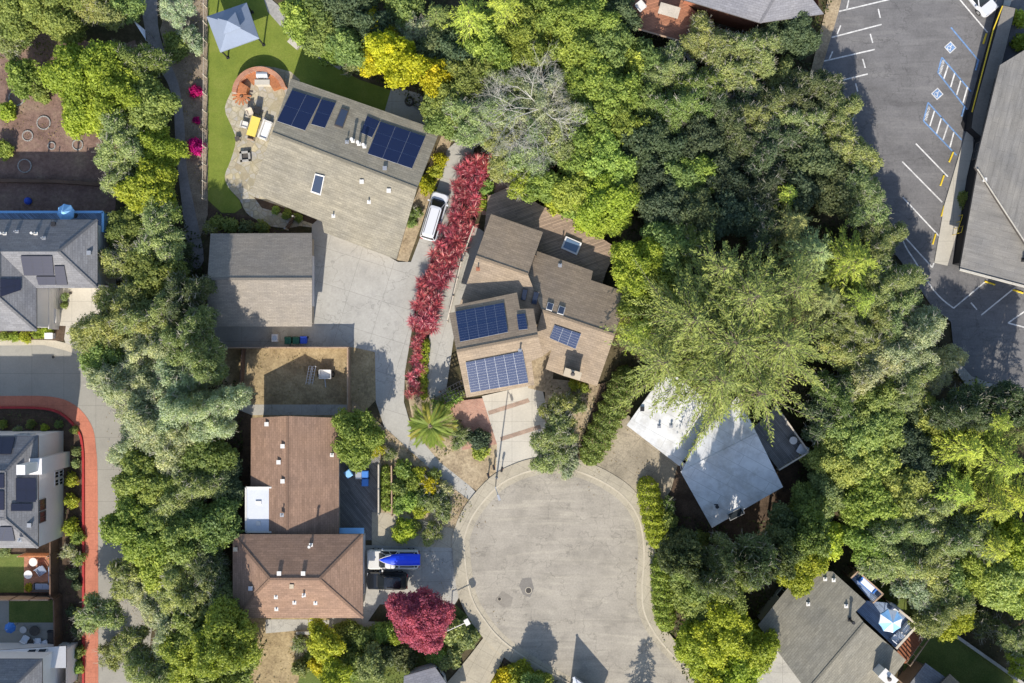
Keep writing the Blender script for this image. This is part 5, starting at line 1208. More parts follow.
def broad_crown(R, Ht, clump, leaf, dens, seed, flat=.75, ragged=.22, aspect=.55):
    """crown round the origin of the tree (z up from the ground); returns mesh, clump centres"""
    global rng; rng = np.random.default_rng(seed)
    zc = Ht - R * flat; ph = rng.uniform(0, 6.28, 4)
    ncl = int(max(6, 9.0 * (R / clump) ** 2 * .62)); C = []; tries = 0
    while len(C) < ncl and tries < ncl * 30:
        tries += 1; d = sphere_dirs(1, .35)[0]
        if d[2] < -.45: continue
        a = math.atan2(d[1], d[0]); k = 1 + ragged * (math.sin(2 * a + ph[0]) * .5 + math.sin(3 * a + ph[1]) * .6 + math.sin(5 * a + ph[2]) * .5)
        r = rng.uniform(.45, 1.0) ** .5 * (1 - clump / R * .55) * k
        c = np.array([d[0] * R * r, d[1] * R * r, zc + d[2] * R * flat * r])
        if all(np.linalg.norm((c - q) * (1, 1, .8)) > clump * .9 for q in C): C.append(c)
    P = []; Nn = []; Vv = []
    for c in C:
        rc = clump * rng.uniform(.5, 1.4); n = int(dens * rc * rc * 9); d = sphere_dirs(n, .45)
        rad = rc * rng.uniform(.5, 1.08, n)[:, None]; sq = np.array([1, 1, rng.uniform(.55, .85)])
        lob = 1 + .22 * np.sin(d[:, :1] * 7 + c[0] * 5) * np.sin(d[:, 1:2] * 7 + c[1] * 5); P.append(c + d * rad * sq * lob); Nn.append(unit(d * .55 + rng.normal(size=(n, 3)) * .5 + np.array([0, 0, .35])))
        Vv.append(rng.normal(.5, .14, n) + rng.normal(0, .12))
    P = np.concatenate(P); Nn = np.concatenate(Nn); Vv = np.concatenate(Vv)
    return leaf_mesh('crown', P, Nn, leaf * rng.uniform(.65, 1.35, len(P)), aspect, Vv), C
def trunk_mesh(C, Ht, R, seed, mat='bark', r0=None, twigs=0):
    r = random.Random(seed); b = MB(); r0 = r0 or .05 + .035 * R; fork = Vector((r.uniform(-.1, .1) * R, r.uniform(-.1, .1) * R, max(.3, Ht - R * 1.25) if R > 1.2 else .25 * Ht))
    b.tube((0, 0, -.05), fork, r0 * 1.35, r0, 8)
    for c in sorted(C, key=lambda c: r.random())[:min(len(C), 9 if R > 2 else 4)]:
        c = Vector(c); m = fork.lerp(c, .5) + Vector((r.uniform(-.2, .2), r.uniform(-.2, .2), -.12 * R * r.random())); b.tube(fork, m, r0 * .6, r0 * .38, 5); b.tube(m, c, r0 * .38, r0 * .12, 5)
    if twigs:
        for c in C:
            c = Vector(c)
            for k in range(twigs):
                d = Vector((r.gauss(0, 1), r.gauss(0, 1), r.gauss(.5, .6))).normalized(); q = c + d * .45 * (1 + .1 * R); b.tube(c - d * .1, q, .022, .012, 3, cap=False)
                for s_ in (-1, 1): e = (d + Vector((r.gauss(0, .6), r.gauss(0, .6), r.gauss(0, .4)))).normalized(); b.tube(c + (q - c) * .6, q + e * .3, .013, .008, 3, cap=False)
    me = bpy.data.meshes.new('trunk'); me.from_pydata(b.v, [], b.f); me.materials.append(M[mat]); return me
def conifer(R, Ht, seed, nb=170, needle=.34, droop=.22, low=.18, fw=.2, prof=1.5, leaders=None):
    global rng; rng = np.random.default_rng(seed); r = random.Random(seed); b = MB(); P = []; A = []; Nn = []; Sz = []; Vv = []
    for li, (ox, oy, R, Ht, nb) in enumerate(leaders or [(0, 0, R, Ht, nb)]):
        rt = (.06 + .028 * Ht) * (1 if li == 0 else .45); st = Vector((0, 0, -.05)) if li == 0 else Vector((ox * .2, oy * .2, Ht * .35)); tp = Vector((ox, oy, Ht * .98)); md = Vector((ox, oy, Ht * .6))
        b.tube(st, md, rt, rt * .55, 8 if li == 0 else 5); b.tube(md, tp, rt * .55, .03, 5)
        for i in range(nb):
            f = low + (1 - low) * ((i + r.random()) / nb) ** .9; z0 = Ht * f; L = R * (1 - ((f - low) / (1 - low)) ** prof) * r.choice((r.uniform(.5, .85), r.uniform(.85, 1.18))) + .35
            az = i * 2.39996 + r.uniform(-.45, .45); base_v = r.gauss(.5, .14); bend = r.gauss(0, .3); rise = r.uniform(.05, .34)
            d = np.array([math.cos(az), math.sin(az)]); sd = np.array([-d[1], d[0]]); bow = (ox * (1 if f > .5 else .6), oy * (1 if f > .5 else .6))
            at = lambda t: np.array([bow[0] + d[0] * L * t + sd[0] * bend * L * t * t, bow[1] + d[1] * L * t + sd[1] * bend * L * t * t, z0 + L * (rise * t - (rise + droop) * t * t)])
            p = [Vector(at(t)) for t in (0, .35, .7, 1)]; rb = .015 + .012 * L
            for a, c, q in zip(p[:-1], p[1:], (1, .6, .3)): b.tube(a, c, rb * q, rb * q * .55, 4, cap=False)
            ns = max(4, int(L * 3.4))
            for k in range(ns):
                t = .16 + .84 * (k + r.random() * .6) / ns; o = at(t); lt = L * fw * (1.1 - t) * r.uniform(.5, 1.3) + .22; dv = d + sd * 2 * bend * t; dv = dv / np.linalg.norm(dv); sv = np.array([-dv[1], dv[0]])
                for s_ in (-1, 1):
                    ang = r.uniform(.4, .85); ax = np.array([*(dv * math.cos(ang) + sv * s_ * math.sin(ang)), -.12 - .2 * t]); ax /= np.linalg.norm(ax); m = max(2, int(lt / needle * 2.4))
                    for j in range(m):
                        q = (j + r.random()) / m * lt; P.append(o + ax * q + np.array([r.gauss(0, .04), r.gauss(0, .04), r.gauss(0, .05)])); jit = np.array([r.gauss(0, .3), r.gauss(0, .3), r.gauss(0, .22)])
                        A.append(ax + jit); Nn.append([r.gauss(0, .45), r.gauss(0, .45), 1]); Sz.append(needle * r.uniform(.5, 1.25)); Vv.append(base_v + r.gauss(0, .15) + .1 * (q / lt) * t)
            for k in range(3):
                t = .9 + .13 * k / 2; P.append(at(t)); A.append(np.array([d[0], d[1], -.25])); Nn.append([0, 0, 1]); Sz.append(needle * 1.1); Vv.append(base_v + .15)
    crown = leaf_mesh('crown', np.array(P), unit(np.array(Nn, float)), np.array(Sz), .26, np.array(Vv), np.array(A), 'needle')
    me = bpy.data.meshes.new('trunk'); me.from_pydata(b.v, [], b.f); me.materials.append(M['bark']); return crown, me

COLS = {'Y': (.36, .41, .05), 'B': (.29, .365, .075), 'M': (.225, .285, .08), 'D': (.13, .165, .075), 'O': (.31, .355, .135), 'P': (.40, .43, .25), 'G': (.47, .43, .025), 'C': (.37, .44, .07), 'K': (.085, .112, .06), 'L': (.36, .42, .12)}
CN = {'Y': 'bright yellow-green', 'B': 'fresh green', 'M': 'mid green', 'D': 'dark green', 'O': 'olive green', 'L': 'light yellow-green', 'P': 'pale grey-green', 'G': 'golden yellow', 'C': 'light green', 'K': 'very dark green', 'R': 'deep red'}
SZ = (.75, 1.15, 1.7, 2.4, 3.2, 4.2)
PROTO = {}
def proto(kind, R, var):
    cls = min(range(len(SZ)), key=lambda i: abs(math.log(R / SZ[i]))); key = (kind, cls, var)
    if key not in PROTO:
        r0 = SZ[cls]; sd = hash((kind == 'oak', cls, var)) % 9999 + {'broad': 1, 'oak': 2, 'conifer': 3, 'round': 5}[kind] * 777
        if kind == 'conifer': Ht = 2.6 * r0 + 1.5; c, t = conifer(r0, Ht, sd, nb=int(30 + 30 * r0))
        else:
            Ht = 1.2 * r0 + .2 if cls < 2 else 1.35 * r0 + 2.2
            if kind == 'broad': c, C = broad_crown(r0, Ht, .30 + .11 * r0, .245, 66, sd, .85, .3)
            elif kind == 'round': c, C = broad_crown(r0, Ht, .26 + .07 * r0, .19, 80, sd, .7, .16)
            else: c, C = broad_crown(r0, Ht, .28 + .07 * r0, .185, 84, sd, .75, .42, .5)
            t = trunk_mesh(C, Ht, r0, sd, 'palebark' if kind == 'oak' else 'bark', twigs=2 if kind == 'oak' else 0)
        PROTO[key] = (c, t, r0, Ht)
    return PROTO[key]
LM = [('gazebo', 233, 27), ('turf lawn', 222, 120), ('brick wall', 262, 75), ('long tan house', 345, 165), ('taupe garage', 260, 280), ('dry grass yard', 300, 375), ('ranch house', 295, 560), ('cul-de-sac', 555, 570), ('stepped roof house', 535, 310),
      ('white roof house', 700, 465), ('grey house', 830, 640), ('parking lot', 900, 130), ('commercial building', 1000, 150), ('top red deck', 660, 18), ('bare grey tree', 540, 105), ('great cedar', 728, 345), ('uppermost townhouse', 45, 265), ('pale townhouse', 20, 490), ('bottom townhouse', 20, 668),
      ('left lane', 120, 450), ('dirt path', 165, 70), ('red path', 90, 560), ('wheelie bins', 365, 477), ('red leafed tree', 421, 619), ('spiky red hedge', 445, 280), ('palm', 430, 425), ('lamp pole', 497, 478), ('parasol terrace', 892, 622), ('boundary wall', 990, 660), ('white van', 436, 215), ('top house roof', 750, 5), ('roof deck', 788, 440), ('blue boat', 400, 560)]
DIRS = ['right of', 'upper right of', 'above', 'upper left of', 'left of', 'lower left of', 'below', 'lower right of']
def where(px, py):
    near = sorted(LM, key=lambda l: math.hypot(l[1] - px, l[2] - py)); out = []
    for n, x, y in near:
        a = math.degrees(math.atan2(y - py, px - x)) % 360; d = math.hypot(x - px, y - py)
        out.append((('just ' if d < 55 else 'well ' if d > 150 else '') + DIRS[int((a + 22.5) // 45) % 8] + ' ' + n))
    return out
def make_label(head, px, py):
    w = where(px, py)
    for i, j in ((0, 1), (0, 2), (1, 2), (0, 3), (1, 3), (2, 3), (0, 4), (1, 4), (2, 4), (3, 4), (0, 5), (1, 5)):
        lb = f'{head} {w[i]}, {w[j]}'
        if lb not in USED and len(lb.split()) <= 16: return lb
    raise Exception('label ' + lb)
KN = {'round': ('round_tree', 'round tree'), 'broad': ('broadleaf_tree', 'leafy tree'), 'oak': ('oak_tree', 'fine-leaved tree'), 'conifer': ('conifer_tree', 'feathery conifer')}
count = {}
def plant(px, py, rpx, kind, col, name=None, noun=None, hs=1.0, cat=None, jit=.18):
    R = rpx * S; v = count.get(kind, 0) % 2; count[kind] = count.get(kind, 0) + 1
    c0 = proto(kind, R * .95, v); Ht = c0[3] * R / c0[2] * hs; R *= (1 - Ht * .62 / HC)
    crown, trunk, r0, h0 = c0; s = R / r0; shrub = R < 1.45
    nm, nn = KN[kind]
    if shrub and kind != 'conifer': nm, nn = 'shrub', 'rounded shrub'
    nm, nn = name or nm, noun or nn
    size = 'small' if R < 1.0 else 'large' if R > 3.4 else ''
    if shrub: size = 'tiny' if R < .7 else ''
    head = ' '.join(x for x in (size, CN[col], nn) if x)
    p = G(px, py, Ht * .62); p.z = 0
    t = thing(nm, make_label(head, px, py), cat or ('shrub' if shrub else 'tree'), p, 'shrubs in gardens and beds' if shrub else 'trees of the grove and gardens')
    t.rotation_euler = (0, 0, random.uniform(0, 6.28)); t.scale = (s, s, s * hs)
    for part, me in (('crown', crown), ('trunk', trunk)):
        o = bpy.data.objects.new(part, me); COL.objects.link(o); o.parent = t
        if part == 'crown':
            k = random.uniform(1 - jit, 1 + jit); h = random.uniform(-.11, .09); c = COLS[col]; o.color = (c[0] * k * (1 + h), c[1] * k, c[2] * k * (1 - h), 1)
    return t
b_, o_, c_ = 'broad', 'oak', 'conifer'
TREES = [
 # upper left garden
 (22, 8, 34, b_, 'M'), (62, 5, 32, b_, 'M'), (98, 4, 26, o_, 'O'), (124, 8, 18, b_, 'M'), (8, 40, 18, o_, 'O'), (24, 76, 17, b_, 'B'), (40, 92, 10, b_, 'M'), (6, 112, 9, b_, 'Y'),
 (86, 76, 36, b_, 'Y'), (118, 92, 34, b_, 'Y'), (92, 112, 26, b_, 'Y'), (140, 66, 24, o_, 'M'), (150, 105, 26, b_, 'M'), (122, 140, 27, o_, 'O'), (160, 150, 22, b_, 'Y'), (150, 188, 27, b_, 'Y'), (126, 178, 18, o_, 'O'), (160, 205, 20, b_, 'M'),
 (3, 150, 9, b_, 'B'), (178, 12, 15, o_, 'P'), (190, 38, 12, o_, 'P'), (176, 45, 13, b_, 'M'), (172, 5, 9, b_, 'Y'),
 # left belt
 (132, 228, 22, b_, 'M'), (160, 240, 27, o_, 'O'), (118, 240, 14, o_, 'O'), (126, 262, 20, o_, 'O'), (155, 275, 28, b_, 'M'), (180, 262, 14, o_, 'D'),
 (122, 318, 36, o_, 'O'), (160, 318, 34, o_, 'O'), (196, 345, 30, o_, 'O', None, None, 1.7), (108, 352, 26, b_, 'M'), (150, 352, 32, o_, 'P'), (188, 300, 24, o_, 'D', None, None, 1.5),
 (140, 398, 38, o_, 'P'), (180, 390, 36, o_, 'P'), (210, 412, 30, o_, 'P', None, None, 1.6), (168, 432, 36, o_, 'P'), (205, 452, 28, b_, 'M'), (140, 440, 24, o_, 'P'),
 (150, 478, 34, b_, 'M'), (185, 488, 32, o_, 'O'), (222, 482, 22, b_, 'D'), (140, 528, 36, b_, 'B'), (178, 530, 34, b_, 'M'), (212, 525, 28, b_, 'M'), (158, 558, 28, b_, 'B'), (205, 560, 26, o_, 'D'),
 (130, 575, 19, o_, 'O'), (100, 612, 19, o_, 'O'), (150, 592, 22, o_, 'P'), (180, 590, 30, o_, 'O'), (215, 592, 26, o_, 'O'), (172, 622, 24, o_, 'P'), (134, 645, 18, o_, 'O'), (200, 628, 28, b_, 'M'), (225, 640, 32, b_, 'B', None, None, 1.6), (190, 660, 32, b_, 'B'), (160, 675, 26, o_, 'O'), (215, 678, 28, b_, 'M'), (236, 664, 20, b_, 'M'), (112, 655, 14, o_, 'O'),
 # wood along the top
 (300, 18, 20, b_, 'B'), (326, 30, 22, b_, 'M'), (318, 8, 22, b_, 'M'), (348, 12, 24, b_, 'D'), (345, 44, 20, b_, 'M'), (372, 28, 20, b_, 'D'), (330, 52, 12, b_, 'B'), (352, 62, 12, o_, 'O'),
 (378, 30, 17, b_, 'G'), (392, 54, 21, b_, 'G', None, None, 1.3), (447, 88, 13, b_, 'G', None, None, 1.3), (372, 62, 15, b_, 'G'), (408, 68, 20, b_, 'G', None, None, 1.3), (436, 76, 17, b_, 'G', None, None, 1.4), (414, 32, 18, o_, 'P'), (404, 8, 20, b_, 'M'), (438, 20, 22, c_, 'M'), (432, 50, 20, b_, 'D'), (455, 60, 24, b_, 'D'),
 (437, 107, 17, b_, 'M'), (455, 100, 24, b_, 'M'), (448, 122, 18, b_, 'M'),
 (470, 22, 32, c_, 'C'), (505, 12, 32, c_, 'C'), (490, 50, 28, b_, 'B'), (525, 42, 32, b_, 'B'), (555, 18, 32, b_, 'B'), (588, 22, 30, b_, 'B'), (572, 50, 28, b_, 'B'), (606, 48, 26, b_, 'M'), (618, 12, 18, b_, 'D'), (470, 76, 26, b_, 'M'),
 (540, 100, 26, o_, 'P', None, None, 1.15), (566, 112, 22, o_, 'P', None, None, 1.15), (518, 118, 22, o_, 'P', None, None, 1.15), (545, 128, 20, o_, 'P', None, None, 1.1), (500, 86, 24, o_, 'O'), (478, 118, 28, o_, 'O'), (506, 146, 25, o_, 'O'), (530, 150, 28, o_, 'O'), (556, 140, 26, o_, 'O'), (588, 82, 30, b_, 'B'), (612, 96, 28, b_, 'B'), (590, 120, 26, b_, 'B'), (622, 128, 26, b_, 'B'), (582, 150, 26, b_, 'B'), (606, 160, 28, b_, 'B'), (640, 100, 22, b_, 'M'),
 (522, 178, 18, o_, 'C'), (540, 184, 20, b_, 'B'), (556, 198, 14, b_, 'Y'), (575, 190, 24, b_, 'B'), (602, 200, 27, b_, 'Y'), (622, 190, 22, b_, 'B'), (592, 224, 14, b_, 'Y'), (574, 208, 13, b_, 'B'), (610, 220, 17, b_, 'Y'),
 (640, 145, 26, b_, 'D'), (652, 66, 20, b_, 'M'), (636, 62, 18, b_, 'B'), (668, 70, 22, o_, 'O'), (705, 42, 22, o_, 'O'), (724, 52, 20, o_, 'O'), (752, 52, 24, o_, 'O'), (738, 74, 20, o_, 'O'), (768, 36, 16, b_, 'D'), (796, 34, 22, b_, 'D'), (780, 78, 15, b_, 'O'), (705, 88, 22, o_, 'M'), (688, 105, 24, o_, 'M'), (665, 110, 22, o_, 'M'), (720, 115, 22, o_, 'D'),
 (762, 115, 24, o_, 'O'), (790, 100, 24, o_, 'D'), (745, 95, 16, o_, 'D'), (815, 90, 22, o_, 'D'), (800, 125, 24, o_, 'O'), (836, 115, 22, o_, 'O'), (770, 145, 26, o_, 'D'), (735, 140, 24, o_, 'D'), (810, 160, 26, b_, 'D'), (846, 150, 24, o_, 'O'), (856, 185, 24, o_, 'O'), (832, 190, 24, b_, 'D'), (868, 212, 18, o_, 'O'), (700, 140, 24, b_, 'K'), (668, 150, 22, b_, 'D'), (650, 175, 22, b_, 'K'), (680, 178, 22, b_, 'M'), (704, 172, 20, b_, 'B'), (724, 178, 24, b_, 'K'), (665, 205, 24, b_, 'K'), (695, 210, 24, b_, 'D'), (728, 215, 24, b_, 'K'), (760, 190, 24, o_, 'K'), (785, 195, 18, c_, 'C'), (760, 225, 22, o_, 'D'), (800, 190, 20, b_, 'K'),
 (640, 268, 30, b_, 'Y'), (668, 248, 26, b_, 'M'), (690, 245, 22, o_, 'M'), (668, 285, 24, b_, 'B'), (640, 300, 20, b_, 'B'), (700, 275, 22, o_, 'D'), (640, 332, 24, c_, 'C'),
 # conifers round the great cedar
 (792, 225, 26, c_, 'O'), (812, 255, 34, c_, 'O'), (852, 262, 38, c_, 'C'), (880, 285, 30, o_, 'O'), (858, 300, 30, c_, 'C'), (822, 300, 30, c_, 'O'), (888, 312, 26, o_, 'O'), (845, 325, 30, o_, 'O'), (875, 335, 26, o_, 'O'), (880, 240, 22, o_, 'O'),
 # right hand wood
 (905, 350, 34, o_, 'P'), (935, 368, 22, o_, 'P'), (872, 365, 28, o_, 'P'), (905, 378, 28, o_, 'O'), (852, 360, 24, o_, 'O'), (836, 398, 26, o_, 'M'), (866, 402, 30, b_, 'L'), (852, 432, 32, b_, 'L'), (884, 425, 26, b_, 'L'), (822, 420, 20, o_, 'D'), (838, 458, 30, b_, 'L'), (868, 465, 26, b_, 'L'), (905, 402, 22, b_, 'D'), (925, 415, 22, b_, 'L'), (905, 440, 24, b_, 'K'), (918, 468, 26, b_, 'K'),
 (960, 410, 24, o_, 'D', None, None, 1.6), (985, 402, 16, o_, 'D', None, None, 1.9), (1014, 404, 18, o_, 'D', None, None, 1.9), (992, 420, 32, c_, 'C'), (962, 448, 34, c_, 'C'), (1000, 462, 36, c_, 'C'), (1022, 430, 24, c_, 'M'), (955, 490, 32, c_, 'C'), (992, 505, 34, c_, 'C'), (1020, 498, 26, c_, 'C'), (898, 490, 28, b_, 'L'), (870, 500, 28, b_, 'B'), (925, 508, 26, o_, 'O'), (900, 525, 30, o_, 'O'), (868, 540, 24, b_, 'B'), (930, 540, 30, o_, 'O'), (890, 558, 26, o_, 'O'), (962, 535, 28, o_, 'O'), (990, 545, 28, c_, 'C'), (1015, 545, 26, b_, 'Y'), (922, 568, 26, o_, 'O'), (948, 582, 24, b_, 'L'), (912, 584, 20, o_, 'P'), (940, 604, 26, o_, 'O'), (948, 616, 22, b_, 'Y'), (975, 572, 24, b_, 'B'), (1000, 580, 26, b_, 'L'), (1020, 572, 22, b_, 'Y'), (1018, 600, 16, b_, 'B'), (1012, 640, 15, o_, 'O'), (1020, 660, 15, o_, 'Y'), (985, 625, 14, o_, 'D'),
 # below the white roof house
 (782, 526, 18, b_, 'D', None, None, 1.8), (808, 502, 20, b_, 'M'), (826, 495, 22, b_, 'O'), (804, 534, 24, b_, 'M', None, None, 2.0), (774, 554, 22, b_, 'D', None, None, 2.6), (822, 540, 20, b_, 'Y'), (800, 560, 26, b_, 'Y'), (782, 570, 14, b_, 'Y'), (668, 522, 11, b_, 'M'), (676, 538, 12, b_, 'D'), (700, 540, 10, b_, 'M'), (668, 505, 7, o_, 'M'), (684, 556, 22, b_, 'D', None, None, 2.4), (716, 568, 22, o_, 'D', None, None, 2.9), (686, 576, 18, b_, 'M'), (748, 558, 20, o_, 'D', None, None, 3.0), (700, 572, 28, b_, 'M'), (730, 580, 30, b_, 'M'), (690, 596, 19, b_, 'M'), (710, 600, 22, b_, 'M'),
 (722, 632, 32, b_, 'Y'), (748, 648, 26, b_, 'Y'), (700, 650, 24, b_, 'Y'), (736, 672, 26, b_, 'Y'), (762, 636, 14, b_, 'B'), (704, 622, 14, b_, 'B'), (712, 676, 20, b_, 'Y'),
 # ranch house gardens
 (358, 436, 25, b_, 'B'), (404, 531, 11, b_, 'Y'), (414, 526, 6, b_, 'M'), (432, 533, 10, o_, 'O'), (375, 448, 10, o_, 'G'), (402, 470, 9, b_, 'B'), (412, 482, 9, b_, 'B'), (400, 488, 9, b_, 'M'), (418, 474, 7, b_, 'Y'), (410, 500, 10, b_, 'B'), (424, 498, 10, b_, 'M'), (430, 488, 9, o_, 'G'), (438, 505, 13, o_, 'O'), (400, 506, 9, b_, 'B'), (420, 510, 8, b_, 'Y'), (446, 490, 7, o_, 'P'), (433, 476, 7, b_, 'M'), (390, 454, 6, o_, 'O'),
 (324, 640, 17, b_, 'Y'), (322, 664, 12, b_, 'G'), (334, 676, 16, b_, 'Y'), (346, 634, 12, b_, 'M'), (362, 638, 13, b_, 'M'), (384, 634, 11, b_, 'B'), (372, 664, 15, b_, 'O'), (352, 664, 14, b_, 'M'), (396, 636, 10, b_, 'Y'), (300, 668, 8, b_, 'O'), (299, 645, 7, o_, 'O'), (386, 656, 12, b_, 'D'), (402, 658, 13, b_, 'D'), (436, 654, 11, b_, 'B'), (452, 634, 13, b_, 'O'), (466, 640, 11, b_, 'O'), (448, 658, 12, b_, 'O'), (462, 628, 7, o_, 'O'),
 (520, 676, 14, b_, 'Y'), (506, 682, 12, b_, 'G'), (540, 684, 12, b_, 'B'), (532, 690, 16, b_, 'M'),
 # central house front
 (558, 412, 17, o_, 'O'), (556, 432, 19, o_, 'O'), (548, 454, 17, o_, 'O'), (566, 458, 14, o_, 'P'), (574, 402, 10, o_, 'O'), (479, 440, 11, b_, 'K'), (480, 452, 8, b_, 'B'), (460, 436, 10, o_, 'O'), (452, 398, 8, b_, 'B'), (440, 406, 8, o_, 'B'), (575, 384, 6, b_, 'Y'), (584, 388, 5, b_, 'B'),
 (428, 184, 9, b_, 'G'), (440, 160, 7, b_, 'G'), (436, 172, 7, b_, 'Y'), (416, 212, 6, o_, 'M'), (412, 222, 5, b_, 'M'), (486, 188, 8, b_, 'B'), (482, 202, 7, b_, 'Y'), (276, 210, 4, b_, 'B'), (287, 214, 5, b_, 'B'), (298, 218, 4.5, b_, 'B'), (216, 222, 7, b_, 'M'), (230, 226, 8, b_, 'M'), (246, 228, 8, b_, 'D'), (262, 228, 7, b_, 'M'), (209, 228, 6, o_, 'O'),
 # left townhouses and parking strip
 (71, 480, 6.5, b_, 'Y'), (71, 502, 7, b_, 'Y'), (71, 528, 8, b_, 'Y'), (78, 538, 6.5, b_, 'B'), (76, 452, 4.5, b_, 'O'), (75, 464, 4.5, b_, 'O'), (68, 551, 7, o_, 'P'), (78, 560, 6, o_, 'M'), (72, 574, 6, b_, 'D'), (76, 586, 5, b_, 'D'), (72, 612, 6, b_, 'D'), (78, 632, 6, o_, 'D'), (78, 652, 6, b_, 'M'), (77, 668, 6, b_, 'B'), (31, 424, 4.5, b_, 'M'), (44, 428, 4, b_, 'Y'), (58, 424, 4, b_, 'M'), (18, 430, 4, o_, 'O'), (74, 430, 4, b_, 'M'), (3, 424, 4, b_, 'B'),
 (4, 336, 5, b_, 'B'), (14, 337, 5, b_, 'Y'), (24, 337, 5.5, b_, 'Y'), (38, 334, 5.5, b_, 'Y'), (46, 331, 5, b_, 'Y'), (64, 297, 4, b_, 'O'), (64, 305, 3.5, b_, 'M'), (28, 588, 4, b_, 'G'), (53, 560, 4, b_, 'G'), (4, 552, 5, b_, 'O'),
 (970, 200, 10, b_, 'M'), (974, 208, 6, b_, 'B'), (1018, 18, 8, b_, 'Y'), (1020, 42, 8, b_, 'Y'),
]
random.seed(5)
for a in TREES: plant(*a)
# magenta flowering bushes by the wire fence, red-leafed tree
COLS['F'] = (.5, .01, .17); CN['F'] = 'magenta flowering'
for x, y, r in ((195, 91, 6), (196, 146, 8), (196, 120, 3.5)): plant(x, y, r, 'broad', 'F', 'flowering_shrub', 'bush')
COLS['R'] = (.40, .095, .145)
plant(421, 618, 31, 'round', 'R', 'red_leafed_tree', 'round tree', .95)
# trees standing just below the frame, whose shadows reach the street
plant(642, 722, 14, 'conifer', 'D'); plant(556, 694, 8, 'oak', 'D')
# the great cedar
p = G(730, 338, 9.5); p.z = 0
crown, tr = conifer(0, 0, 4242, needle=.36, droop=.2, low=.45, fw=.15, prof=2.6, leaders=[(0, -.4, 10.0, 12.5, 150), (1.5, 3.6, 4.8, 14.2, 75), (-3.6, 1.5, 5.2, 12.8, 80), (4.4, -.6, 5.0, 13.0, 75), (-1.2, -3.8, 4.6, 13.2, 70), (-.8, 6.2, 3.4, 12.2, 50), (5.8, 4.4, 3.8, 12.4, 55), (-6, -2.2, 3.8, 11.2, 50), (2.6, -5, 3.6, 12, 50)])
t = thing('cedar_tree', 'great feathery cedar spreading over the white roof house', 'tree', p)
for n_, me in (('crown', crown), ('trunk', tr)):
    o = bpy.data.objects.new(n_, me); COL.objects.link(o); o.parent = t; o.color = (.265, .318, .085, 1)
# the leafless grey tree
def bare(px, py, R, Ht, seed):
    r = random.Random(seed); b = MB(); p = G(px, py, Ht * .8); p.z = 0
    def grow(a, d, L, rad, n):
        c = a + d * L; b.tube(a, c, rad, rad * .68, 5 if n > 2 else 3, cap=False)
        if n == 0: return
        for k in range(3 if n > 1 else 4):
            q = Vector((r.gauss(0, 1), r.gauss(0, 1), r.gauss(.1, .5))).normalized(); grow(a + d * L * r.uniform(.55, 1), (d * .9 + q * .75 + Vector((0, 0, .08))).normalized(), L * r.uniform(.62, .85), rad * .58, n - 1)
    grow(p, Vector((0, 0, 1)), Ht * .45, .2, 1)
    for k in range(11):
        a = k * 2 * PI / 11 + r.random() * .4; grow(p + Vector((0, 0, Ht * r.uniform(.45, .72))), Vector((math.cos(a), math.sin(a), r.uniform(.25, .75))).normalized(), R * .38 * (1 + .4 * math.cos(a - 3.5)), .055, 5)
    return b, p
b, p = bare(542, 106, 5.6, 9.5, 3)
t = thing('bare_tree', 'leafless pale grey tree among the green crowns above the timber deck', 'tree', p); b.build('branches', 'silverbark', t)
# palm
def palm(px, py, R, Ht, seed):
    global rng; rng = np.random.default_rng(seed); r = random.Random(seed); p = G(px, py, Ht); p.z = 0
    t = thing('palm', 'spreading palm with arching fronds at the driveway edge near the brick patio', 'palm', p); b = MB()
    for k in range(9): z = Ht * k / 9; b.tube((p.x, p.y, z), (p.x, p.y, z + Ht / 9), .2 - .04 * k / 9, .17 - .04 * k / 9, 10)
    b.build('trunk', 'bark', t)
    for i in range(30):
        az = i * 2.4 + r.uniform(-.2, .2); L = R * r.uniform(.8, 1.1); rise = r.uniform(.1, 1.1); drp = r.uniform(.2, .7); P = []; A = []; Nn = []; n = 26
        d = np.array([math.cos(az), math.sin(az)]); sd = np.array([-d[1], d[0], 0]); at = lambda q: np.array([d[0] * L * q, d[1] * L * q, Ht + L * (rise * q - (rise + drp) * q * q)])
        for k in range(n):
            q = .12 + .88 * k / n; ln = .62 * (1 - .6 * abs(q - .45))
            for s_ in (-1, 1): ax = sd * s_ * .75 + np.array([d[0] * .6, d[1] * .6, -.25]); P.append(at(q) + ax * ln * .4); A.append(ax); Nn.append([s_ * sd[0] * -.3, s_ * sd[1] * -.3, 1])
        me = leaf_mesh('frond', np.array(P), unit(np.array(Nn, float)), np.full(len(P), .62), .105, rng.normal(.5, .15, len(P)), np.array(A)); o = bpy.data.objects.new('frond', me); COL.objects.link(o); o.parent = t; k = r.uniform(.85, 1.15); o.color = ((.22, .29, .05, 1) if i % 6 else (.36, .33, .06, 1))
palm(430, 426, 2.3, 3.2, 8)
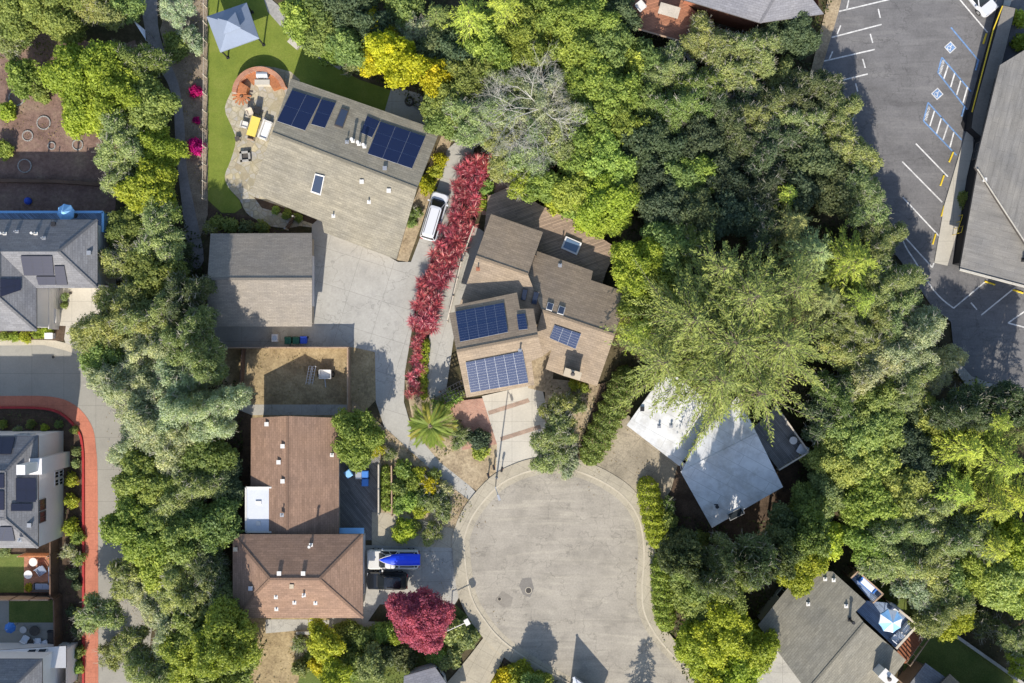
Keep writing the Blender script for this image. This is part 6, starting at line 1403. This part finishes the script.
# spiky red rosettes in a row
def rosette(seed, R=1.0):
    r = random.Random(seed); P = []; Nn = []; A = []; Vv = []; Sz = []
    for hd in range(2):
        c = np.array([(hd - .5) * .9 + r.gauss(0, .1), r.gauss(0, .25), r.uniform(.45, 1.2)]); q = r.uniform(.75, 1.1)
        for i in range(64):
            az = i * 2.4 + r.random() * .3; el = r.uniform(-.15, 1.1); L = r.uniform(.75, 1.15) * R * q; d = np.array([math.cos(az) * math.cos(el), math.sin(az) * math.cos(el), math.sin(el)]); P.append(c + d * L * .52); A.append(d); n = np.array([-d[0] * d[2], -d[1] * d[2], 1 - d[2] ** 2]) + .3 * np.array([r.gauss(0, 1), r.gauss(0, 1), 0]); Nn.append(n); Sz.append(L); Vv.append(r.gauss(.5, .27))
    return leaf_mesh('leaves', np.array(P), unit(np.array(Nn)), np.array(Sz), .065, np.array(Vv), np.array(A), 'spiky')
ros = [rosette(k) for k in range(4)]; stems = []
for k in range(2):
    b = MB(); r = random.Random(k)
    for i in range(5): b.tube((0, 0, 0), (r.gauss(0, .25), r.gauss(0, .25), 1.0), .05, .04, 5)
    me = bpy.data.meshes.new('stems'); me.from_pydata(b.v, [], b.f); me.materials.append(M['bark']); stems.append(me)
row = smooth([(478, 160), (470, 178), (464, 205), (455, 235), (442, 265), (429, 292), (424, 318), (418, 350), (413, 395)], 6, False); i = 0; rr = random.Random(2); last = None
for x, y in row:
    wd = 6 if y < 290 else 5 if y < 330 else 1
    for s_ in (-1, 1) if y < 330 else (0,):
        px, py = x + s_ * wd + rr.uniform(-2, 2), y + rr.uniform(-3, 3); p = G(px, py, 1.0); p.z = 0
        t = thing('spiky_red_shrub', f'spiky red rosette shrub of the driveway hedge, {["left", "middle", "right"][s_ + 1]} side', 'shrub', p, 'spiky red shrubs in the driveway hedge')
        t.rotation_euler = (0, 0, rr.uniform(0, 6.28)); s = rr.uniform(.85, 1.1) if y < 330 else rr.uniform(.7, .85); t.scale = (s, s, s)
        o = bpy.data.objects.new('leaves', ros[i % 4]); COL.objects.link(o); o.parent = t; k = rr.uniform(.8, 1.2); o.color = (k, k, k * rr.uniform(.85, 1.25), 1)
        o = bpy.data.objects.new('stems', stems[i % 2]); COL.objects.link(o); o.parent = t; i += 1
# hedges
def hedge(label, pts, w, h, col, leaf=.2, dens=240, name='hedge'):
    global rng; rng = np.random.default_rng(len(label)); V = smooth(pts, 3, False) if len(pts) > 2 else pts; P = []; Nn = []; Vv = []; o0 = G(*pts[0]); o0.z = 0; run = 0; tot = sum((G(*c) - G(*a)).length for a, c in zip(V[:-1], V[1:]))
    for (x0, y0), (x1, y1) in zip(V[:-1], V[1:]):
        a, c = np.array(G(x0, y0)), np.array(G(x1, y1)); L = np.linalg.norm(c - a); d = (c - a) / max(L, 1e-6); s = np.array([-d[1], d[0], 0]); n = int(dens * L * (w + h) * .8)
        q = rng.uniform(0, 1, n); gs = (run + q * L) / tot; run += L; tp = np.sqrt(np.clip(1.02 - np.abs(2 * gs - 1) ** 5, .05, 1)); th = rng.uniform(-.25, PI + .25, n); rad = rng.uniform(.72, 1.06, n) * tp * (1 + .16 * np.sin(q * L * 3 + th * 2) + .1 * np.sin(q * L * 7.3 + a[0]))
        P.append(a + d * (q * L)[:, None] + s * (np.cos(th) * rad * w / 2)[:, None] + np.array([0, 0, 1]) * np.maximum(.05, h * (.3 + .7 * np.sin(th)) * rad)[:, None])
        Nn.append(s * np.cos(th)[:, None] * .6 + np.array([0, 0, 1]) * np.sin(th)[:, None] * .6 + rng.normal(size=(n, 3)) * .5); Vv.append(rng.normal(.5, .17, n))
    P = np.concatenate(P) - np.array(o0); me = leaf_mesh(name, P, unit(np.concatenate(Nn)), leaf * rng.uniform(.7, 1.3, len(P)), .55, np.concatenate(Vv))
    t = thing(name, label, 'hedge', o0); o = bpy.data.objects.new('foliage', me); COL.objects.link(o); o.parent = t; o.color = (*COLS[col], 1)
    for x, y in V[::2]: b = MB(); p = G(x, y); b.tube((p.x, p.y, 0), (p.x, p.y, h * .7), .05, .03, 5); b.build('stem', 'bark', t)
hedge('tall green hedge strip between the stepped roof house and the tan concrete drive', [(628, 366), (618, 395), (604, 425), (590, 455), (586, 464)], 2.5, 2.2, 'M')
hedge('bright green hedge strip at the right of the cul-de-sac beside the tan drive', [(645, 476), (649, 500), (655, 528), (658, 548)], 2.0, 2.0, 'Y'); hedge('darker hedge strip along the right kerb below the bright hedge', [(660, 552), (661, 575), (662, 600), (666, 630)], 1.9, 2.1, 'B')
hedge('clipped hedge strip right beside the slim courtyard fence', [(386, 464), (386, 488), (386, 511)], .9, 1.0, 'B'); hedge('low hedge along the left foot of the spiky red hedge lower part', [(427, 338), (424, 365), (424, 400)], .8, .8, 'Y'); hedge('low hedge under the left eave edge of the lower blue panel roof', [(440, 402), (455, 397), (466, 392)], .7, .7, 'O')
hedge('low green border at the right of the spiky red hedge top', [(490, 170), (484, 190), (478, 212)], .8, .9, 'B'); hedge('sprawling green border behind the low grey wall of the ranch house', [(336, 632), (360, 634), (392, 634), (410, 640)], 1.2, .9, 'M')
# undergrowth: uncountable low leaves beneath the woods and in the beds
def scatter(name, polys, dens, col, size, h, mat='leaf', z0=0.0):
    global rng; rng = np.random.default_rng(len(polys) * 13 + int(dens)); P = []
    for poly in polys:
        q = W(poly); xs = [a for a, _ in q]; ys = [c for _, c in q]; n = int((max(xs) - min(xs)) * (max(ys) - min(ys)) * dens); X = rng.uniform(min(xs), max(xs), n); Y = rng.uniform(min(ys), max(ys), n); ins = np.zeros(n, bool); m = len(q)
        for i in range(m):
            (x0, y0), (x1, y1) = q[i], q[(i + 1) % m]
            if y0 != y1: ins ^= ((y0 > Y) != (y1 > Y)) & (X < (x1 - x0) * (Y - y0) / (y1 - y0) + x0)
        f = np.sin(X * 1.1 + 2 * np.sin(Y * .7)) + np.sin(Y * 1.3 + X * .4) + rng.normal(0, .6, n); ins &= f > -.5; P.append(np.stack([X, Y, rng.uniform(.03, h, n) * np.clip(f + .9, .3, 1.6)], 1)[ins])
    P = np.concatenate(P) + np.array([0, 0, z0]); n = len(P); me = leaf_mesh(name, P, unit(rng.normal(size=(n, 3)) * .6 + np.array([0, 0, .8])), size * rng.uniform(.6, 1.4, n), .5, rng.normal(.5, .22, n), mat=mat)
    o = bpy.data.objects.new(name, me); COL.objects.link(o); o['kind'] = 'stuff'; o.color = (*col, 1)
WOOD = [[(290, -30), (840, -30), (800, 100), (850, 185), (900, 270), (945, 330), (955, 370), (1040, 400), (1040, 640), (940, 610), (860, 570), (800, 590), (790, 480), (812, 450), (780, 400), (620, 360), (640, 300), (600, 240), (520, 195), (480, 150), (440, 130), (400, 95), (320, 50)],
        [(110, 215), (180, 215), (205, 240), (206, 330), (228, 350), (245, 420), (240, 540), (228, 640), (270, 640), (250, 720), (150, 720), (160, 600), (175, 480), (180, 400), (150, 340), (112, 290)], [(640, 500), (700, 520), (800, 520), (800, 580), (760, 620), (740, 700), (700, 700), (660, 640), (648, 560)]]
scatter('undergrowth', WOOD, 24, (.075, .095, .032), .3, .5)
scatter('ground_cover', [[(352, 400), (390, 432), (440, 478), (474, 505), (450, 535), (380, 512), (380, 450), (352, 450)], [(310, 630), (400, 628), (455, 606), (484, 632), (440, 672), (400, 710), (290, 710)], [(410, 385), (450, 392), (470, 440), (440, 460), (418, 430)], [(548, 380), (598, 386), (585, 440), (560, 470)], [(500, 660), (545, 668), (600, 720), (490, 720)], [(612, 380), (636, 372), (600, 460), (584, 462)], [(208, 207), (236, 216), (300, 234), (208, 234)], [(-20, 10), (60, 30), (60, 60), (-20, 60)]], 22, (.12, .13, .03), .22, .3)
scatter('dry_weeds', [[(178, -10), (204, -10), (204, 200), (190, 160), (180, 90)], [(0, 45), (100, 55), (60, 140), (0, 140)], [(398, 256), (440, 150), (448, 140), (420, 215)], [(236, 352), (346, 352), (346, 400), (236, 400)], [(210, 640), (310, 640), (300, 700), (200, 700)], [(352, 350), (372, 352), (374, 398), (352, 400)], [(960, 580), (1020, 600), (1020, 660), (990, 650)]], 9, (.27, .22, .10), .16, .16)
scatter('garden_plants', [[(176, 20), (204, 20), (204, 80), (190, 80)], [(66, 440), (82, 450), (82, 690), (66, 690)], [(0, 412), (58, 412), (74, 430), (0, 434)]], 10, (.09, .11, .045), .2, .35)
scatter('fallen_leaves', [[(470, 560), (478, 520), (502, 492), (500, 502), (484, 525), (476, 560)], [(470, 560), (478, 600), (512, 640), (545, 662), (545, 650), (505, 620), (482, 590)], [(626, 520), (636, 530), (640, 560), (638, 620), (660, 650), (648, 648), (632, 615)], [(540, 472), (610, 490), (600, 500), (560, 480)], [(580, 470), (625, 418), (670, 460), (620, 490)], [(400, 560), (455, 560), (455, 600), (400, 600)], [(100, 350), (170, 350), (160, 640), (120, 640), (112, 480)], [(405, 440), (480, 495), (470, 510), (410, 460)]], 3.5, (.24, .17, .07), .13, .04, z0=.185)
# ================================================================== LIGHT AND CAMERA
sun_to = Vector((-0.18, -1.36, 1.0)).normalized()
w = bpy.data.worlds.new('World'); scene.world = w; w.use_nodes = True; nt = w.node_tree; nt.nodes.clear()
sky = nt.nodes.new('ShaderNodeTexSky'); sky.sky_type = 'NISHITA'; sky.sun_disc = False
sky.sun_elevation = math.asin(sun_to.z); sky.sun_rotation = math.atan2(sun_to.x, sun_to.y)
bg = nt.nodes.new('ShaderNodeBackground'); bg.inputs[1].default_value = 0.15; out = nt.nodes.new('ShaderNodeOutputWorld')
nt.links.new(sky.outputs[0], bg.inputs[0]); nt.links.new(bg.outputs[0], out.inputs[0])
sd = bpy.data.lights.new('sun', 'SUN'); sd.energy = 4.6; sd.angle = R_(0.5); sd.color = (1.0, 0.93, 0.82)
so = bpy.data.objects.new('sun', sd); COL.objects.link(so); so.rotation_euler = (-sun_to).to_track_quat('-Z', 'Y').to_euler()
cd = bpy.data.cameras.new('camera'); cd.sensor_width = 36; cd.lens = 36 * HC / (1024 * S); cd.clip_end = 3000; cd.clip_start = 1
co = bpy.data.objects.new('camera', cd); COL.objects.link(co); co.location = (0, 0, HC); scene.camera = co
vs = scene.view_settings; vs.view_transform = 'Standard'; vs.look = 'None'; vs.gamma = 1.0; vs.use_curve_mapping = False; vs.exposure = 0.57
scene.cycles.max_bounces = 6; scene.cycles.transparent_max_bounces = 4
